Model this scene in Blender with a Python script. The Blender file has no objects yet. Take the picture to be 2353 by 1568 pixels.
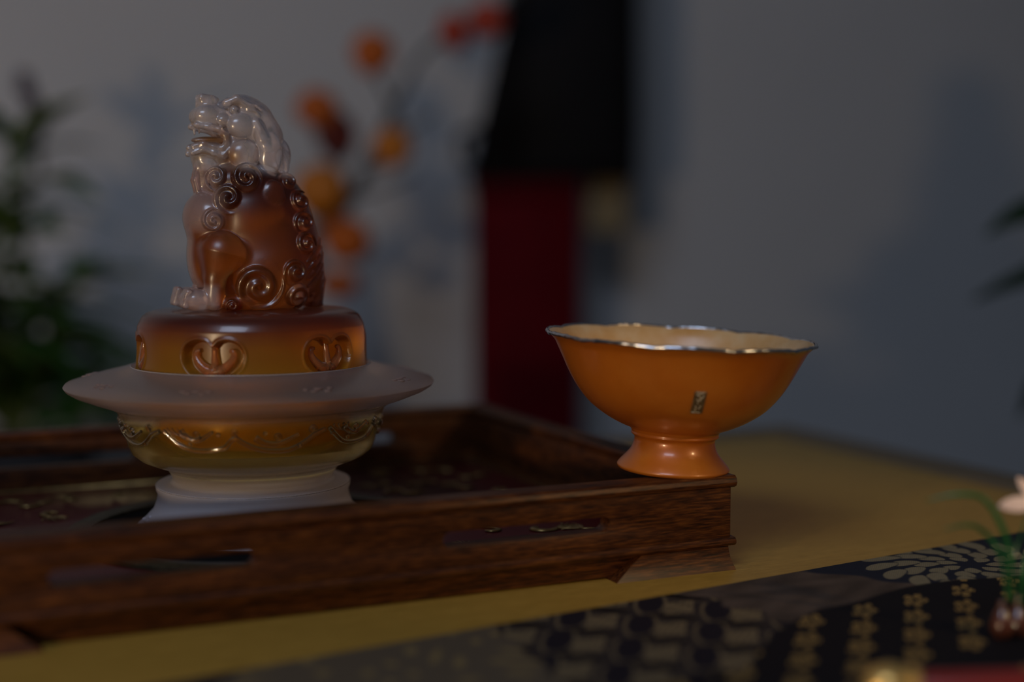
import bpy, bmesh, math, random
import numpy as np
from mathutils import Vector, Matrix

random.seed(7)
S = bpy.context.scene
COL = S.collection
PI = math.pi
T = 0.75                                    # table top height (m)

# ------------------------------------------------------------------ camera
PW, PH = 2353, 1568
FPX = 50 / 36 * PW
PITCH, YAW = math.radians(4.72), math.radians(24.5)
CAM = np.array([-0.2711, -0.4122, 0.12])    # relative to the table top
FW = np.array([math.sin(YAW) * math.cos(PITCH), math.cos(YAW) * math.cos(PITCH), -math.sin(PITCH)])
RT = np.array([math.cos(YAW), -math.sin(YAW), 0.0])
UP = np.cross(RT, FW)
cd = bpy.data.cameras.new('camera')
cd.lens = 50
cd.sensor_width = 36
cd.clip_start = 0.02
cd.clip_end = 20
cd.dof.use_dof = True
cd.dof.focus_distance = 0.497
cd.dof.aperture_fstop = 2.9
cam = bpy.data.objects.new('camera', cd)
COL.objects.link(cam)
cam.location = (CAM[0], CAM[1], CAM[2] + T)
cam.rotation_euler = (PI / 2 - PITCH, 0, -YAW)
S.camera = cam

# ------------------------------------------------------------------ light
S.view_settings.view_transform = 'Standard'
S.view_settings.look = 'None'
S.view_settings.gamma = 1
S.view_settings.exposure = 0.0
S.view_settings.use_curve_mapping = False
wd = bpy.data.worlds.new('world')
S.world = wd
wd.use_nodes = True
wd.node_tree.nodes['Background'].inputs[0].default_value = (0.62, 0.76, 1.0, 1)
wd.node_tree.nodes['Background'].inputs[1].default_value = 0.032


def add_light(name, kind, loc, energy, color, target=None, **kw):
    ld = bpy.data.lights.new(name, kind)
    ld.energy = energy
    ld.color = color
    for k, v in kw.items():
        setattr(ld, k, v)
    o = bpy.data.objects.new(name, ld)
    COL.objects.link(o)
    o.location = (loc[0], loc[1], loc[2] + T)
    if target is not None:
        d = Vector(target) - Vector(loc)
        o.rotation_euler = d.to_track_quat('-Z', 'Y').to_euler()
    return o


# low warm lamp to the left of the camera: throws the figurine's shadow on the wall
add_light('table_lamp_light', 'POINT', (-0.77, -0.42, 0.085), 7.0, (1.0, 0.74, 0.46), shadow_soft_size=0.014)
# cool daylight from a window above and behind the camera
add_light('window_light', 'AREA', (-0.75, -0.75, 1.0), 5.6, (0.62, 0.75, 1.0), target=(-0.08, 0.15, 0.0),
          shape='RECTANGLE', size=0.55, size_y=0.4)
# unseen warm spot added low at the front right to brighten the bowl's foot
add_light('front_right_spot_light', 'SPOT', (0.36, -0.78, 0.42), 5.6, (1.0, 0.68, 0.34), target=(0.075, -0.04, 0.02),
          shadow_soft_size=0.02, spot_size=math.radians(22.5), spot_blend=0.7)

# ------------------------------------------------------------------ helpers


def ray(x, y):
    return FW + RT * (x - PW / 2) / FPX - UP * (y - PH / 2) / FPX


def onz(x, y, z):
    d = ray(x, y)
    return CAM + d * ((z - CAM[2]) / d[2])


def atd(x, y, D):
    return CAM + ray(x, y) * D


def obj(name, me, mat=None, parent=None, loc=None, rotz=None):
    o = bpy.data.objects.new(name, me)
    COL.objects.link(o)
    if mat is not None and not me.materials:
        me.materials.append(mat)
    if parent is not None:
        o.parent = parent
    if loc is not None:
        o.location = loc
    if rotz is not None:
        o.rotation_euler = (0, 0, rotz)
    return o


def thing(name, label, cat, loc=(0, 0, 0), rotz=0.0, group=None):
    o = bpy.data.objects.new(name, None)
    COL.objects.link(o)
    o.empty_display_size = 0.01
    o.location = loc
    o.rotation_euler = (0, 0, rotz)
    return tag(o, label, cat, group)


def tag(o, label, cat, group=None):
    o['label'] = label
    o['category'] = cat
    if group:
        o['group'] = group
    return o


def mesh(name, verts, faces, smooth=True, angle=None):
    me = bpy.data.meshes.new(name)
    me.from_pydata([tuple(map(float, v)) for v in verts], [], [tuple(map(int, f)) for f in faces])
    me.update()
    if smooth:
        me.polygons.foreach_set('use_smooth', [True] * len(me.polygons))
        if angle is not None:
            me.set_sharp_from_angle(angle=math.radians(angle))
    return me


def fix_normals(me):
    bm = bmesh.new()
    bm.from_mesh(me)
    bmesh.ops.recalc_face_normals(bm, faces=bm.faces)
    bm.to_mesh(me)
    bm.free()
    return me


def lathe(name, prof, n=128, angle=35, close=True, rfun=None, loop=False):
    """prof: list of (r, z); r = 0 makes a pole."""
    verts, rows = [], []
    for i, (r, z) in enumerate(prof):
        if r < 1e-9:
            rows.append([len(verts)])
            verts.append((0, 0, z))
        else:
            row = []
            for k in range(n):
                a = 2 * PI * k / n
                rr, zz = (r, z) if rfun is None else rfun(i, r, z, a)
                row.append(len(verts))
                verts.append((rr * math.cos(a), rr * math.sin(a), zz))
            rows.append(row)
    faces = []
    pairs = list(zip(rows[:-1], rows[1:]))
    if loop:
        pairs.append((rows[-1], rows[0]))
    for A, B in pairs:
        if len(A) == 1 and len(B) == 1:
            continue
        for k in range(n):
            k2 = (k + 1) % n
            if len(A) == 1:
                faces.append((A[0], B[k2], B[k]))
            elif len(B) == 1:
                faces.append((A[k], A[k2], B[0]))
            else:
                faces.append((A[k], A[k2], B[k2], B[k]))
    return fix_normals(mesh(name, verts, faces, True, angle))


def catmull(pts, sub=6, closed=False):
    P = [np.array(p, float) for p in pts]
    n = len(P)
    out = []
    rng = range(n if closed else n - 1)
    for i in rng:
        p1, p2 = P[i], P[(i + 1) % n]
        p0 = P[i - 1] if (closed or i > 0) else 2 * p1 - p2
        p3 = P[(i + 2) % n] if (closed or i + 2 < n) else 2 * p2 - p1
        for k in range(sub):
            t = k / sub
            out.append(0.5 * ((2 * p1) + (p2 - p0) * t + (2 * p0 - 5 * p1 + 4 * p2 - p3) * t * t + (3 * p1 - p0 - 3 * p2 + p3) * t ** 3))
    if not closed:
        out.append(P[-1])
    return out


def tube_geo(pts, rad, n=8, closed=False, flat=None):
    P = [np.array(p, float) for p in pts]
    m = len(P)
    R = rad if hasattr(rad, '__len__') else [rad] * m
    verts, faces = [], []
    nrm = None
    for i in range(m):
        if closed:
            t = P[(i + 1) % m] - P[i - 1]
        else:
            t = P[min(i + 1, m - 1)] - P[max(i - 1, 0)]
        t = t / (np.linalg.norm(t) + 1e-12)
        if nrm is None:
            a = np.array([0, 0, 1.0]) if abs(t[2]) < 0.9 else np.array([1.0, 0, 0])
            nrm = np.cross(t, a)
        nrm = nrm - t * np.dot(nrm, t)
        nrm /= np.linalg.norm(nrm) + 1e-12
        b = np.cross(t, nrm)
        for k in range(n):
            a = 2 * PI * k / n
            verts.append(P[i] + R[i] * (math.cos(a) * nrm + math.sin(a) * b * (flat or 1)))
    for i in range(m if closed else m - 1):
        j = (i + 1) % m
        for k in range(n):
            k2 = (k + 1) % n
            faces.append((i * n + k, i * n + k2, j * n + k2, j * n + k))
    if not closed:
        faces.append(tuple(range(n - 1, -1, -1)))
        faces.append(tuple((m - 1) * n + k for k in range(n)))
    return verts, faces


def tube(name, pts, rad, n=8, closed=False):
    v, f = tube_geo(pts, rad, n, closed)
    return fix_normals(mesh(name, v, f))


class Geo:
    def __init__(self):
        self.v, self.f = [], []

    def add(self, v, f):
        k = len(self.v)
        self.v += list(v)
        self.f += [tuple(i + k for i in q) for q in f]
        return self

    def tube(self, pts, rad, n=8, closed=False):
        return self.add(*tube_geo(pts, rad, n, closed))

    def ball(self, c, r, nu=12, nv=8):
        r = r if hasattr(r, '__len__') else (r, r, r)
        v, f = [], []
        v.append((c[0], c[1], c[2] + r[2]))
        for i in range(1, nv):
            p = PI * i / nv
            for k in range(nu):
                a = 2 * PI * k / nu
                v.append((c[0] + r[0] * math.sin(p) * math.cos(a), c[1] + r[1] * math.sin(p) * math.sin(a), c[2] + r[2] * math.cos(p)))
        v.append((c[0], c[1], c[2] - r[2]))
        for k in range(nu):
            f.append((0, 1 + k, 1 + (k + 1) % nu))
            b = 1 + (nv - 2) * nu
            f.append((len(v) - 1, b + (k + 1) % nu, b + k))
        for i in range(nv - 2):
            for k in range(nu):
                a0 = 1 + i * nu + k
                a1 = 1 + i * nu + (k + 1) % nu
                f.append((a0, a0 + nu, a1 + nu, a1))
        return self.add(v, f)

    def mesh(self, name, smooth=True, angle=None):
        return fix_normals(mesh(name, self.v, self.f, smooth, angle))


def box_mesh(name, x0, x1, y0, y1, z0, z1, bev=0.0, seg=2):
    bm = bmesh.new()
    bmesh.ops.create_cube(bm, size=1)
    for v in bm.verts:
        v.co = ((x0 + x1) / 2 + v.co.x * (x1 - x0), (y0 + y1) / 2 + v.co.y * (y1 - y0), (z0 + z1) / 2 + v.co.z * (z1 - z0))
    if bev:
        bmesh.ops.bevel(bm, geom=bm.edges[:], offset=bev, segments=seg, affect='EDGES', profile=0.5)
    me = bpy.data.meshes.new(name)
    bm.to_mesh(me)
    bm.free()
    if bev:
        me.polygons.foreach_set('use_smooth', [True] * len(me.polygons))
        me.set_sharp_from_angle(angle=math.radians(40))
    return me


def plate(name, loops, thick, bev=0.0):
    """filled outline with holes in the XY plane, centred on z = 0, as a mesh."""
    cu = bpy.data.curves.new(name, 'CURVE')
    cu.dimensions = '2D'
    cu.fill_mode = 'BOTH'
    cu.extrude = thick / 2 - bev
    cu.bevel_depth = bev
    cu.bevel_resolution = 1
    for L in loops:
        sp = cu.splines.new('POLY')
        sp.points.add(len(L) - 1)
        for p, q in zip(sp.points, L):
            p.co = (q[0], q[1], 0, 1)
        sp.use_cyclic_u = True
    o = bpy.data.objects.new(name, cu)
    COL.objects.link(o)
    dg = bpy.context.evaluated_depsgraph_get()
    me = bpy.data.meshes.new_from_object(o.evaluated_get(dg))
    bpy.data.objects.remove(o)
    bpy.data.curves.remove(cu)
    me.name = name
    bm = bmesh.new()
    bm.from_mesh(me)
    bmesh.ops.remove_doubles(bm, verts=bm.verts, dist=1e-6)
    bm.to_mesh(me)
    bm.free()
    me.polygons.foreach_set('use_smooth', [True] * len(me.polygons))
    me.set_sharp_from_angle(angle=math.radians(35))
    me.materials.clear()
    return me


def sweep_profile(name, prof, x0, x1):
    """closed (y, z) outline swept straight along x."""
    n = len(prof)
    v = [(x0, p[0], p[1]) for p in prof] + [(x1, p[0], p[1]) for p in prof]
    f = [(i, (i + 1) % n, (i + 1) % n + n, i + n) for i in range(n)]
    f += [tuple(range(n - 1, -1, -1)), tuple(range(n, 2 * n))]
    return fix_normals(mesh(name, v, f, True, 30))


# ------------------------------------------------------------------ materials
class N:
    """tiny node-graph helper"""

    def __init__(self, name):
        self.m = bpy.data.materials.new(name)
        self.m.use_nodes = True
        self.t = self.m.node_tree
        self.p = self.t.nodes['Principled BSDF']
        self.out = self.t.nodes['Material Output']

    def n(self, kind, **kw):
        nd = self.t.nodes.new(kind)
        for k, v in kw.items():
            setattr(nd, k, v)
        return nd

    def link(self, a, b):
        self.t.links.new(a, b)

    def val(self, sock, v):
        if hasattr(v, 'is_output'):
            self.link(v, sock)
        elif hasattr(v, '__len__') and len(v) == 3 and sock.type == 'RGBA':
            sock.default_value = (*v, 1)
        else:
            sock.default_value = v

    def set(self, **kw):
        for k, v in kw.items():
            self.val(self.p.inputs[k.replace('_', ' ')], v)
        return self

    def math(self, op, a, b=None, c=None):
        nd = self.n('ShaderNodeMath', operation=op)
        for i, x in enumerate((a, b, c)):
            if x is not None:
                self.val(nd.inputs[i], x)
        return nd.outputs[0]

    def coord(self, scale=(1, 1, 1), kind='Object', rot=(0, 0, 0)):
        tc = self.n('ShaderNodeTexCoord')
        mp = self.n('ShaderNodeMapping')
        mp.inputs['Scale'].default_value = scale
        mp.inputs['Rotation'].default_value = rot
        self.link(tc.outputs[kind], mp.inputs[0])
        return mp.outputs[0]

    def noise(self, vec, scale, detail=3, rough=0.5):
        nd = self.n('ShaderNodeTexNoise')
        self.link(vec, nd.inputs['Vector'])
        nd.inputs['Scale'].default_value = scale
        nd.inputs['Detail'].default_value = detail
        nd.inputs['Roughness'].default_value = rough
        return nd.outputs[0]

    def ramp(self, fac, stops):
        nd = self.n('ShaderNodeValToRGB')
        cr = nd.color_ramp
        while len(cr.elements) < len(stops):
            cr.elements.new(0.5)
        for e, (p, c) in zip(cr.elements, stops):
            e.position = p
            e.color = (*c, 1)
        self.link(fac, nd.inputs[0])
        return nd.outputs[0]

    def mix(self, fac, a, b):
        nd = self.n('ShaderNodeMix', data_type='RGBA')
        self.val(nd.inputs[0], fac)
        self.val(nd.inputs[6], a)
        self.val(nd.inputs[7], b)
        return nd.outputs[2]

    def bump(self, h, strength=0.3, dist=0.0005):
        nd = self.n('ShaderNodeBump')
        nd.inputs['Strength'].default_value = strength
        nd.inputs['Distance'].default_value = dist
        self.link(h, nd.inputs['Height'])
        self.link(nd.outputs[0], self.p.inputs['Normal'])
        return self


def plain(name, col, rough=0.5, metal=0.0, coat=0.0, var=0.12, scale=40, **kw):
    g = N(name)
    ns = g.noise(g.coord(), scale, 4)
    lo = tuple(max(0, c * (1 - var)) for c in col)
    hi = tuple(min(1, c * (1 + var)) for c in col)
    g.set(Base_Color=g.ramp(ns, [(0.3, lo), (0.7, hi)]), Roughness=rough, Metallic=metal, Coat_Weight=coat, **kw)
    return g.m


def wood_mat(name, dark, mid, light, along='x', coat=0.16, rough=0.5):
    g = N(name)
    sc = {'x': (0.09, 1, 1), 'y': (1, 0.09, 1)}[along]
    c = g.coord(sc)
    big = g.noise(g.coord({'x': (0.3, 1, 1), 'y': (1, 0.3, 1)}[along]), 60, 3)
    fine = g.noise(c, 1500, 3, 0.6)
    mid_n = g.noise(c, 260, 4, 0.6)
    f = g.math('ADD', g.math('MULTIPLY', fine, 0.68), g.math('MULTIPLY', mid_n, 0.32))
    col = g.ramp(f, [(0.36, dark), (0.5, mid), (0.66, light)])
    col = g.mix(g.math('MULTIPLY', big, 0.55), col, dark)
    g.set(Base_Color=col, Roughness=rough, Coat_Weight=coat, Coat_Roughness=0.25, Specular_IOR_Level=0.25)
    g.bump(f, 0.45, 0.0004)
    return g.m


def glass_attr(name, rough, trans=1.0, coat=0.0, ior=1.45, spec=0.5):
    g = N(name)
    a = g.n('ShaderNodeAttribute', attribute_name='tint')
    rough = g.math('SUBTRACT', rough, g.math('MULTIPLY', a.outputs['Alpha'], 0.06))
    trans = g.math('SUBTRACT', trans, g.math('MULTIPLY', a.outputs['Alpha'], 0.10))
    g.set(Base_Color=a.outputs['Color'], Roughness=rough, Transmission_Weight=trans, IOR=ior, Coat_Weight=coat, Coat_Roughness=g.math('SUBTRACT', 0.36, g.math('MULTIPLY', g.n('ShaderNodeAttribute', attribute_name='gloss').outputs['Fac'], 0.25)))
    return g.m


def glass_z(name, z0, z1, stops, rough, trans, coat=0.0, ior=1.45, tstops=None, rstops=None, **kw):
    g = N(name)
    sep = g.n('ShaderNodeSeparateXYZ')
    g.link(g.coord(), sep.inputs[0])
    f = g.math('DIVIDE', g.math('SUBTRACT', sep.outputs[2], z0), z1 - z0)
    if rstops:
        rough = g.ramp(f, [(p, (t, t, t)) for p, t in rstops])
    if tstops:
        trans = g.ramp(f, [(p, (t, t, t)) for p, t in tstops])
    g.set(Base_Color=g.ramp(f, stops), Roughness=rough, Transmission_Weight=trans, IOR=ior, Coat_Weight=coat, Coat_Roughness=0.1, **kw)
    return g.m


M_wall = plain('wall_paint', (0.82, 0.785, 0.755), 0.85, var=0.03, scale=3, Specular_IOR_Level=0.1)
M_floor = plain('floor_stone', (0.22, 0.20, 0.18), 0.6, scale=6)
M_rose = wood_mat('rosewood', (0.010, 0.0025, 0.001), (0.074, 0.020, 0.004), (0.19, 0.060, 0.010), 'x')
M_rose_y = wood_mat('rosewood_short_grain', (0.010, 0.0025, 0.001), (0.074, 0.020, 0.004), (0.19, 0.060, 0.010), 'y')
M_table = wood_mat('straw_table_wood', (0.34, 0.190, 0.030), (0.44, 0.245, 0.040), (0.56, 0.325, 0.060), 'x', 0.15, 0.5)
M_tborder = wood_mat('table_border_wood', (0.16, 0.10, 0.045), (0.20, 0.135, 0.06), (0.24, 0.165, 0.075), 'y', 0.15, 0.5)
M_gold = plain('dull_gilding', (0.32, 0.21, 0.075), 0.34, 0.85, var=0.4, scale=300)
M_brass = plain('polished_gold', (0.80, 0.50, 0.15), 0.3, 0.6, var=0.1)
M_redlac = plain('dark_red_lacquer', (0.070, 0.005, 0.006), 0.4, coat=0.15, Specular_IOR_Level=0.2)
M_ring = plain('worn_gilt_ring', (0.060, 0.046, 0.022), 0.5, 0.5, var=0.4, scale=300)
M_black = plain('black_lacquer', (0.003, 0.003, 0.003), 0.7, Specular_IOR_Level=0.04)
M_silver = plain('silver_rim', (0.66, 0.67, 0.70), 0.22, 1.0, var=0.15, scale=400)
M_redcol = plain('red_lacquer_pillar', (0.115, 0.0012, 0.005), 0.6, Specular_IOR_Level=0.05)
M_blackcase = plain('black_case', (0.006, 0.005, 0.005), 0.7, Specular_IOR_Level=0.08)
M_beige = plain('beige_paper', (0.30, 0.22, 0.11), 0.8)

# ------------------------------------------------------------------ the setting
o = obj('wall_back', box_mesh('wall_back', -2.6, 3.6, 1.20, 1.30, 0, 2.7), M_wall)
o['kind'] = 'structure'
o['label'] = 'plain grey plaster wall behind the table'
o = obj('floor', box_mesh('floor', -2.6, 3.6, -2.2, 1.30, -0.06, 0), M_floor)
o['kind'] = 'structure'
o['label'] = 'dark stone floor under the tea table'

# ------------------------------------------------------------------ table
TX0, TX1, TY0, TY1 = -1.15, 0.226, -0.80, 0.284
tb = thing('tea_table', 'straw coloured wooden table under the carved tray and the brocade runner', 'table', (0, 0, 0))
obj('table_top', box_mesh('table_top', TX0 + 0.032, TX1 - 0.032, TY0 + 0.032, TY1 - 0.032, T - 0.022, T), M_table, tb)
for nm, b in (('border', (TX1 - 0.0315, TX1, TY0, TY1)), ('border', (TX0, TX0 + 0.0315, TY0, TY1)),
              ('border', (TX0 + 0.032, TX1 - 0.032, TY1 - 0.0315, TY1)), ('border', (TX0 + 0.032, TX1 - 0.032, TY0, TY0 + 0.0315))):
    obj(nm, box_mesh(nm, *b, T - 0.03, T + 0.0006, 0.0015), M_tborder, tb)
for x in (TX0 + 0.03, TX1 - 0.09):
    for y in (TY0 + 0.03, TY1 - 0.09):
        obj('leg', box_mesh('leg', x, x + 0.06, y, y + 0.06, 0, T - 0.031, 0.004), M_tborder, tb)

# ------------------------------------------------------------------ tray
TL, TWD, TH = 0.274, 0.218, 0.0333          # length, width, height
RW = 0.0075                                 # rail thickness
FZ = 0.009                                  # tray floor height
tray = thing('tea_tray', 'dark carved rosewood tea tray with slotted sides on the table', 'tray', (0, 0, T))


def arc(cy, cz, r, a0, a1, n=8):
    return [(cy + r * math.cos(math.radians(a0 + (a1 - a0) * k / n)), cz + r * math.sin(math.radians(a0 + (a1 - a0) * k / n))) for k in range(n + 1)]


def stadium(x0, x1, z0, z1, n=8):
    r = (z1 - z0) / 2
    cz = (z0 + z1) / 2
    L = [(x1 - r + r * math.cos(a), cz + r * math.sin(a)) for a in np.linspace(-PI / 2, PI / 2, n)]
    L += [(x0 + r + r * math.cos(a), cz + r * math.sin(a)) for a in np.linspace(PI / 2, 3 * PI / 2, n)]
    return L


def rail(length, slots, mat, name):
    """one side of the tray along +x from 0 to -length, its outer face at y = 0, inside at +y"""
    root_parts = []
    wall = plate('wall_panel', [[(-length, 0.0115), (0, 0.0115), (0, 0.0288), (-length, 0.0288)]] + [stadium(a, b, 0.0172, 0.0228) for a, b in slots], RW, 0.0003)
    for v in wall.vertices:
        x, y, z = v.co
        v.co = (x, RW / 2 + z, y)
    wall.update()
    fix_normals(wall)
    e = 0.0016
    top = arc(0.0005, 0.0309, 0.0022, 290, 90, 10)
    top = [(RW + 0.001, 0.0331), (RW + 0.0015, 0.0318), (RW + 0.0012, 0.0300), (RW, 0.0288), (0.0003, 0.0288)] + [(-0.0002, 0.0289), (-0.0014, 0.0295), (-0.0019, 0.0308), (-0.0015, 0.0322), (-0.0004, 0.0331)]
    tb_ = sweep_profile('top_moulding', top, -length - e, e)
    mid = [(RW, 0.0115), (0.0, 0.0115), (-0.0010, 0.0113), (-0.0018, 0.0104), (-0.0018, 0.0094), (-0.0010, 0.0086), (0.0, 0.0084), (RW, 0.0084)]
    md = sweep_profile('bead_moulding', mid, -length - e, e)
    ap = sweep_profile('apron', [(0.0035, 0.0084), (RW, 0.0084), (RW, 0.0006), (0.005, 0.0006)], -length + 0.03, -0.03)
    feet = []
    for s in (0, 1):
        g = Geo()
        ys = [(0.0004, 0.0084), (0.0001, 0.006), (-0.0003, 0.004), (-0.0010, 0.002), (-0.0018, 0.0)]
        n = len(ys)
        for (yo, z), k in zip(ys, range(n)):
            inner = -0.0345 - 0.011 * (1 - z / 0.0084)
            outr = -yo * 0.9
            for x, y in ((outr, yo), (inner, yo), (inner, RW), (outr, RW)):
                xx = x if s == 0 else -length - x
                g.v.append((xx, y, z))
        for k in range(n - 1):
            for i in range(4):
                j = (i + 1) % 4
                g.f.append((k * 4 + i, k * 4 + j, k * 4 + 4 + j, k * 4 + 4 + i))
        g.f += [(0, 1, 2, 3), tuple((n - 1) * 4 + i for i in (3, 2, 1, 0))]
        feet.append(g.mesh('bracket_foot', True, 30))
    r = obj(name, wall, mat, tray)
    for me in (tb_, md, ap):
        obj(me.name, me, mat, r)
    for me in feet:
        obj('bracket_foot', me, mat, r)
    return r


SL = [(-0.1074, -0.0468), (-0.2272, -0.1666)]
rail(TL, SL, M_rose, 'front_rail')
r = rail(TL, SL, M_rose, 'back_rail')
r.location = (-TL, TWD, 0)
r.rotation_euler = (0, 0, PI)
inner = TWD - 2 * RW
for x, rz, y in ((0, PI / 2, TWD - RW), (-TL, -PI / 2, RW)):
    r = rail(inner, [], M_rose, 'side_rail')
    r.location = (x, y, 0)
    r.rotation_euler = (0, 0, rz)
# floor panel with lacquer field, black centre disc and gilt relief
fl = obj('tray_bed', box_mesh('tray_bed', -TL + RW, -RW, RW, TWD - RW, 0.0045, 0.0078), M_rose, tray)
pn = obj('lacquer_panel', box_mesh('lacquer_panel', -TL + RW + 0.004, -RW - 0.004, RW + 0.004, TWD - RW - 0.004, 0.0078, FZ - 0.0006, 0.0004), M_redlac, tray)
SA = onz(585, 1211, FZ)                      # axis of the glass stand
bx0, bx1, by0, by1 = -TL + RW + 0.005, -RW - 0.005, RW + 0.005, TWD - RW - 0.005
obj('gilt_border', tube('gilt_border', [(bx0, by0, FZ - 0.0006), (bx1, by0, FZ - 0.0006), (bx1, by1, FZ - 0.0006), (bx0, by1, FZ - 0.0006)], 0.0011, 6, True), M_gold, pn)
obj('centre_disc', lathe('centre_disc', [(0, FZ - 0.0009), (0.0575, FZ - 0.0009), (0.0585, FZ - 0.0004), (0.058, FZ - 0.00005), (0, FZ - 0.00005)], 96), M_black, pn, (SA[0], SA[1], 0))
obj('gilt_ring', lathe('gilt_ring', [(0.0588, FZ - 0.0008), (0.0588, FZ + 0.0008), (0.0605, FZ + 0.0014), (0.0655, FZ + 0.0014), (0.067, FZ + 0.0006), (0.067, FZ - 0.0008)], 96, 30, loop=True), M_ring, pn, (SA[0], SA[1], 0))


def relief(cx, cy, sc, rot, kind):
    """gilt feathered scroll: spiral with a fan of feather strokes"""
    g = Geo()
    pts = []
    for k in range(26):
        t = k / 25
        rr = sc * (0.25 + 0.75 * t)
        a = 4.2 * t * (1 if kind else -1)
        pts.append((rr * math.cos(a) * 0.8, rr * math.sin(a) * 0.8, FZ + 0.0004))
    g.tube(pts, [sc * (0.10 + 0.12 * math.sin(PI * k / 25)) for k in range(26)], 6)
    end = pts[-1]
    for j in range(7):
        a = 4.2 * (1 if kind else -1) + (j - 3) * 0.28
        L = sc * random.uniform(1.0, 1.6)
        q = [(end[0] + L * s * math.cos(a + 0.5 * s), end[1] + L * s * math.sin(a + 0.5 * s), FZ + 0.0003 + 0.0004 * math.sin(PI * s)) for s in np.linspace(0, 1, 6)]
        g.tube(q, [sc * 0.06, sc * 0.075, sc * 0.07, sc * 0.055, sc * 0.035, sc * 0.01], 5)
    g.v = [(p[0], p[1], FZ - 0.0004 + (p[2] - FZ + 0.0004) * 0.42) for p in g.v]
    o_ = obj('gilt_scroll', g.mesh('gilt_scroll'), M_gold, pn, (cx, cy, 0), rot)
    return o_


spots = []
tries = 0
while len(spots) < 34 and tries < 4000:
    tries += 1
    x, y = random.uniform(bx0 + 0.018, bx1 - 0.018), random.uniform(by0 + 0.018, by1 - 0.018)
    if math.hypot(x - SA[0], y - SA[1]) < 0.067 + 0.014:
        continue
    if any(math.hypot(x - a, y - b) < 0.018 for a, b in spots):
        continue
    spots.append((x, y))
for i, (x, y) in enumerate(spots):
    relief(x, y, random.uniform(0.0055, 0.008), random.uniform(0, 2 * PI), i % 2)

# ------------------------------------------------------------------ frosted glass stand
DS = float(np.dot(SA - CAM, FW))
PZ = DS / FPX
PX = 0.965 * DS / FPX                                # metres per photo pixel at the stand
YF = 1211                                    # photo row of the tray floor on the stand's axis


def rz(r, y):
    return (r * PX, (YF - y) * PZ)


TURN = -YAW + math.atan((PW / 2 - 585) / FPX)     # the stand's front faces the camera
st = thing('glass_stand', 'frosted glass pedestal dish with a wide flange standing in the tray', 'glass stand', (SA[0], SA[1], T + FZ + 0.00002), TURN)
prof_px = [(0, 1211), (268, 1211), (276, 1207), (272, 1198), (252, 1180), (233, 1160), (225, 1140), (222, 1124), (226, 1115), (227, 1107), (224, 1103),
           (196, 1101), (190, 1098), (187, 1092), (189, 1084), (196, 1072), (208, 1060), (236, 1052), (262, 1041), (279, 1027), (287, 1010), (293, 985), (302, 955), (311, 932),
           (330, 920), (372, 906), (408, 892), (423, 883), (428, 876), (424, 871), (400, 864), (360, 853), (316, 843), (281, 834), (275, 834), (272, 838),
           (271, 868), (268, 871), (236, 871), (233, 874), (231, 940), (226, 985), (208, 1008), (160, 1018), (0, 1020)]
M_frost = glass_z('frosted_glass', 0.0, (YF - 830) * PZ,
                  [(0.0, (0.80, 0.76, 0.82)), (0.30, (0.82, 0.75, 0.77)), (0.40, (0.94, 0.74, 0.40)), (0.50, (0.97, 0.68, 0.14)), (0.70, (0.97, 0.68, 0.16)), (0.78, (0.90, 0.70, 0.60)), (1.0, (0.86, 0.68, 0.64))],  # gold middle stops put the amber drum's glow into the glass tint
                  0.34, 0.9, 0.0, 1.40, tstops=[(0.0, 0.50), (0.28, 0.60), (0.42, 0.92), (0.7, 0.97), (0.8, 0.90), (1.0, 0.86)],
                  rstops=[(0.0, 0.45), (0.30, 0.40), (0.42, 0.18), (0.72, 0.16), (0.80, 0.32), (1.0, 0.34)])
obj('stand_body', lathe('stand_body', [rz(*p) for p in prof_px], 192, 38), M_frost, st)
M_lip = plain('polished_lip', (0.72, 0.66, 0.66), 0.2, var=0.03, Transmission_Weight=0.7)
for lr, ly, lw in ((277.5, 833.5, 1.5), (226.5, 1104.5, 1.3)):
    obj('polished_lip', tube('polished_lip', [(lr * PX * math.cos(2 * PI * k / 160), lr * PX * math.sin(2 * PI * k / 160), (YF - ly) * PZ) for k in range(160)], lw * PX, 6, True), M_lip, st)
g = N('clear_relief_glass')
g.set(Base_Color=(0.93, 0.88, 0.82), Roughness=0.07, Transmission_Weight=1.0, IOR=1.52, Coat_Weight=1.0)
M_clear = g.m


def on_bowl(th, y, out=0.0):
    """point on the stand's bowl wall: th in radians, y photo row"""
    r = np.interp(y, [932, 955, 985, 1010], [311, 302, 293, 287]) + out
    return (r * PX * math.cos(th), r * PX * math.sin(th), (YF - y) * PZ)


def curl2d(cx, cy, r, turns, dirn, a0, n=22):
    return [(cx + r * (1 - 0.85 * k / n) * math.cos(a0 + dirn * turns * 2 * PI * k / n),
             cy + r * (1 - 0.85 * k / n) * math.sin(a0 + dirn * turns * 2 * PI * k / n)) for k in range(n + 1)]


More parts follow.
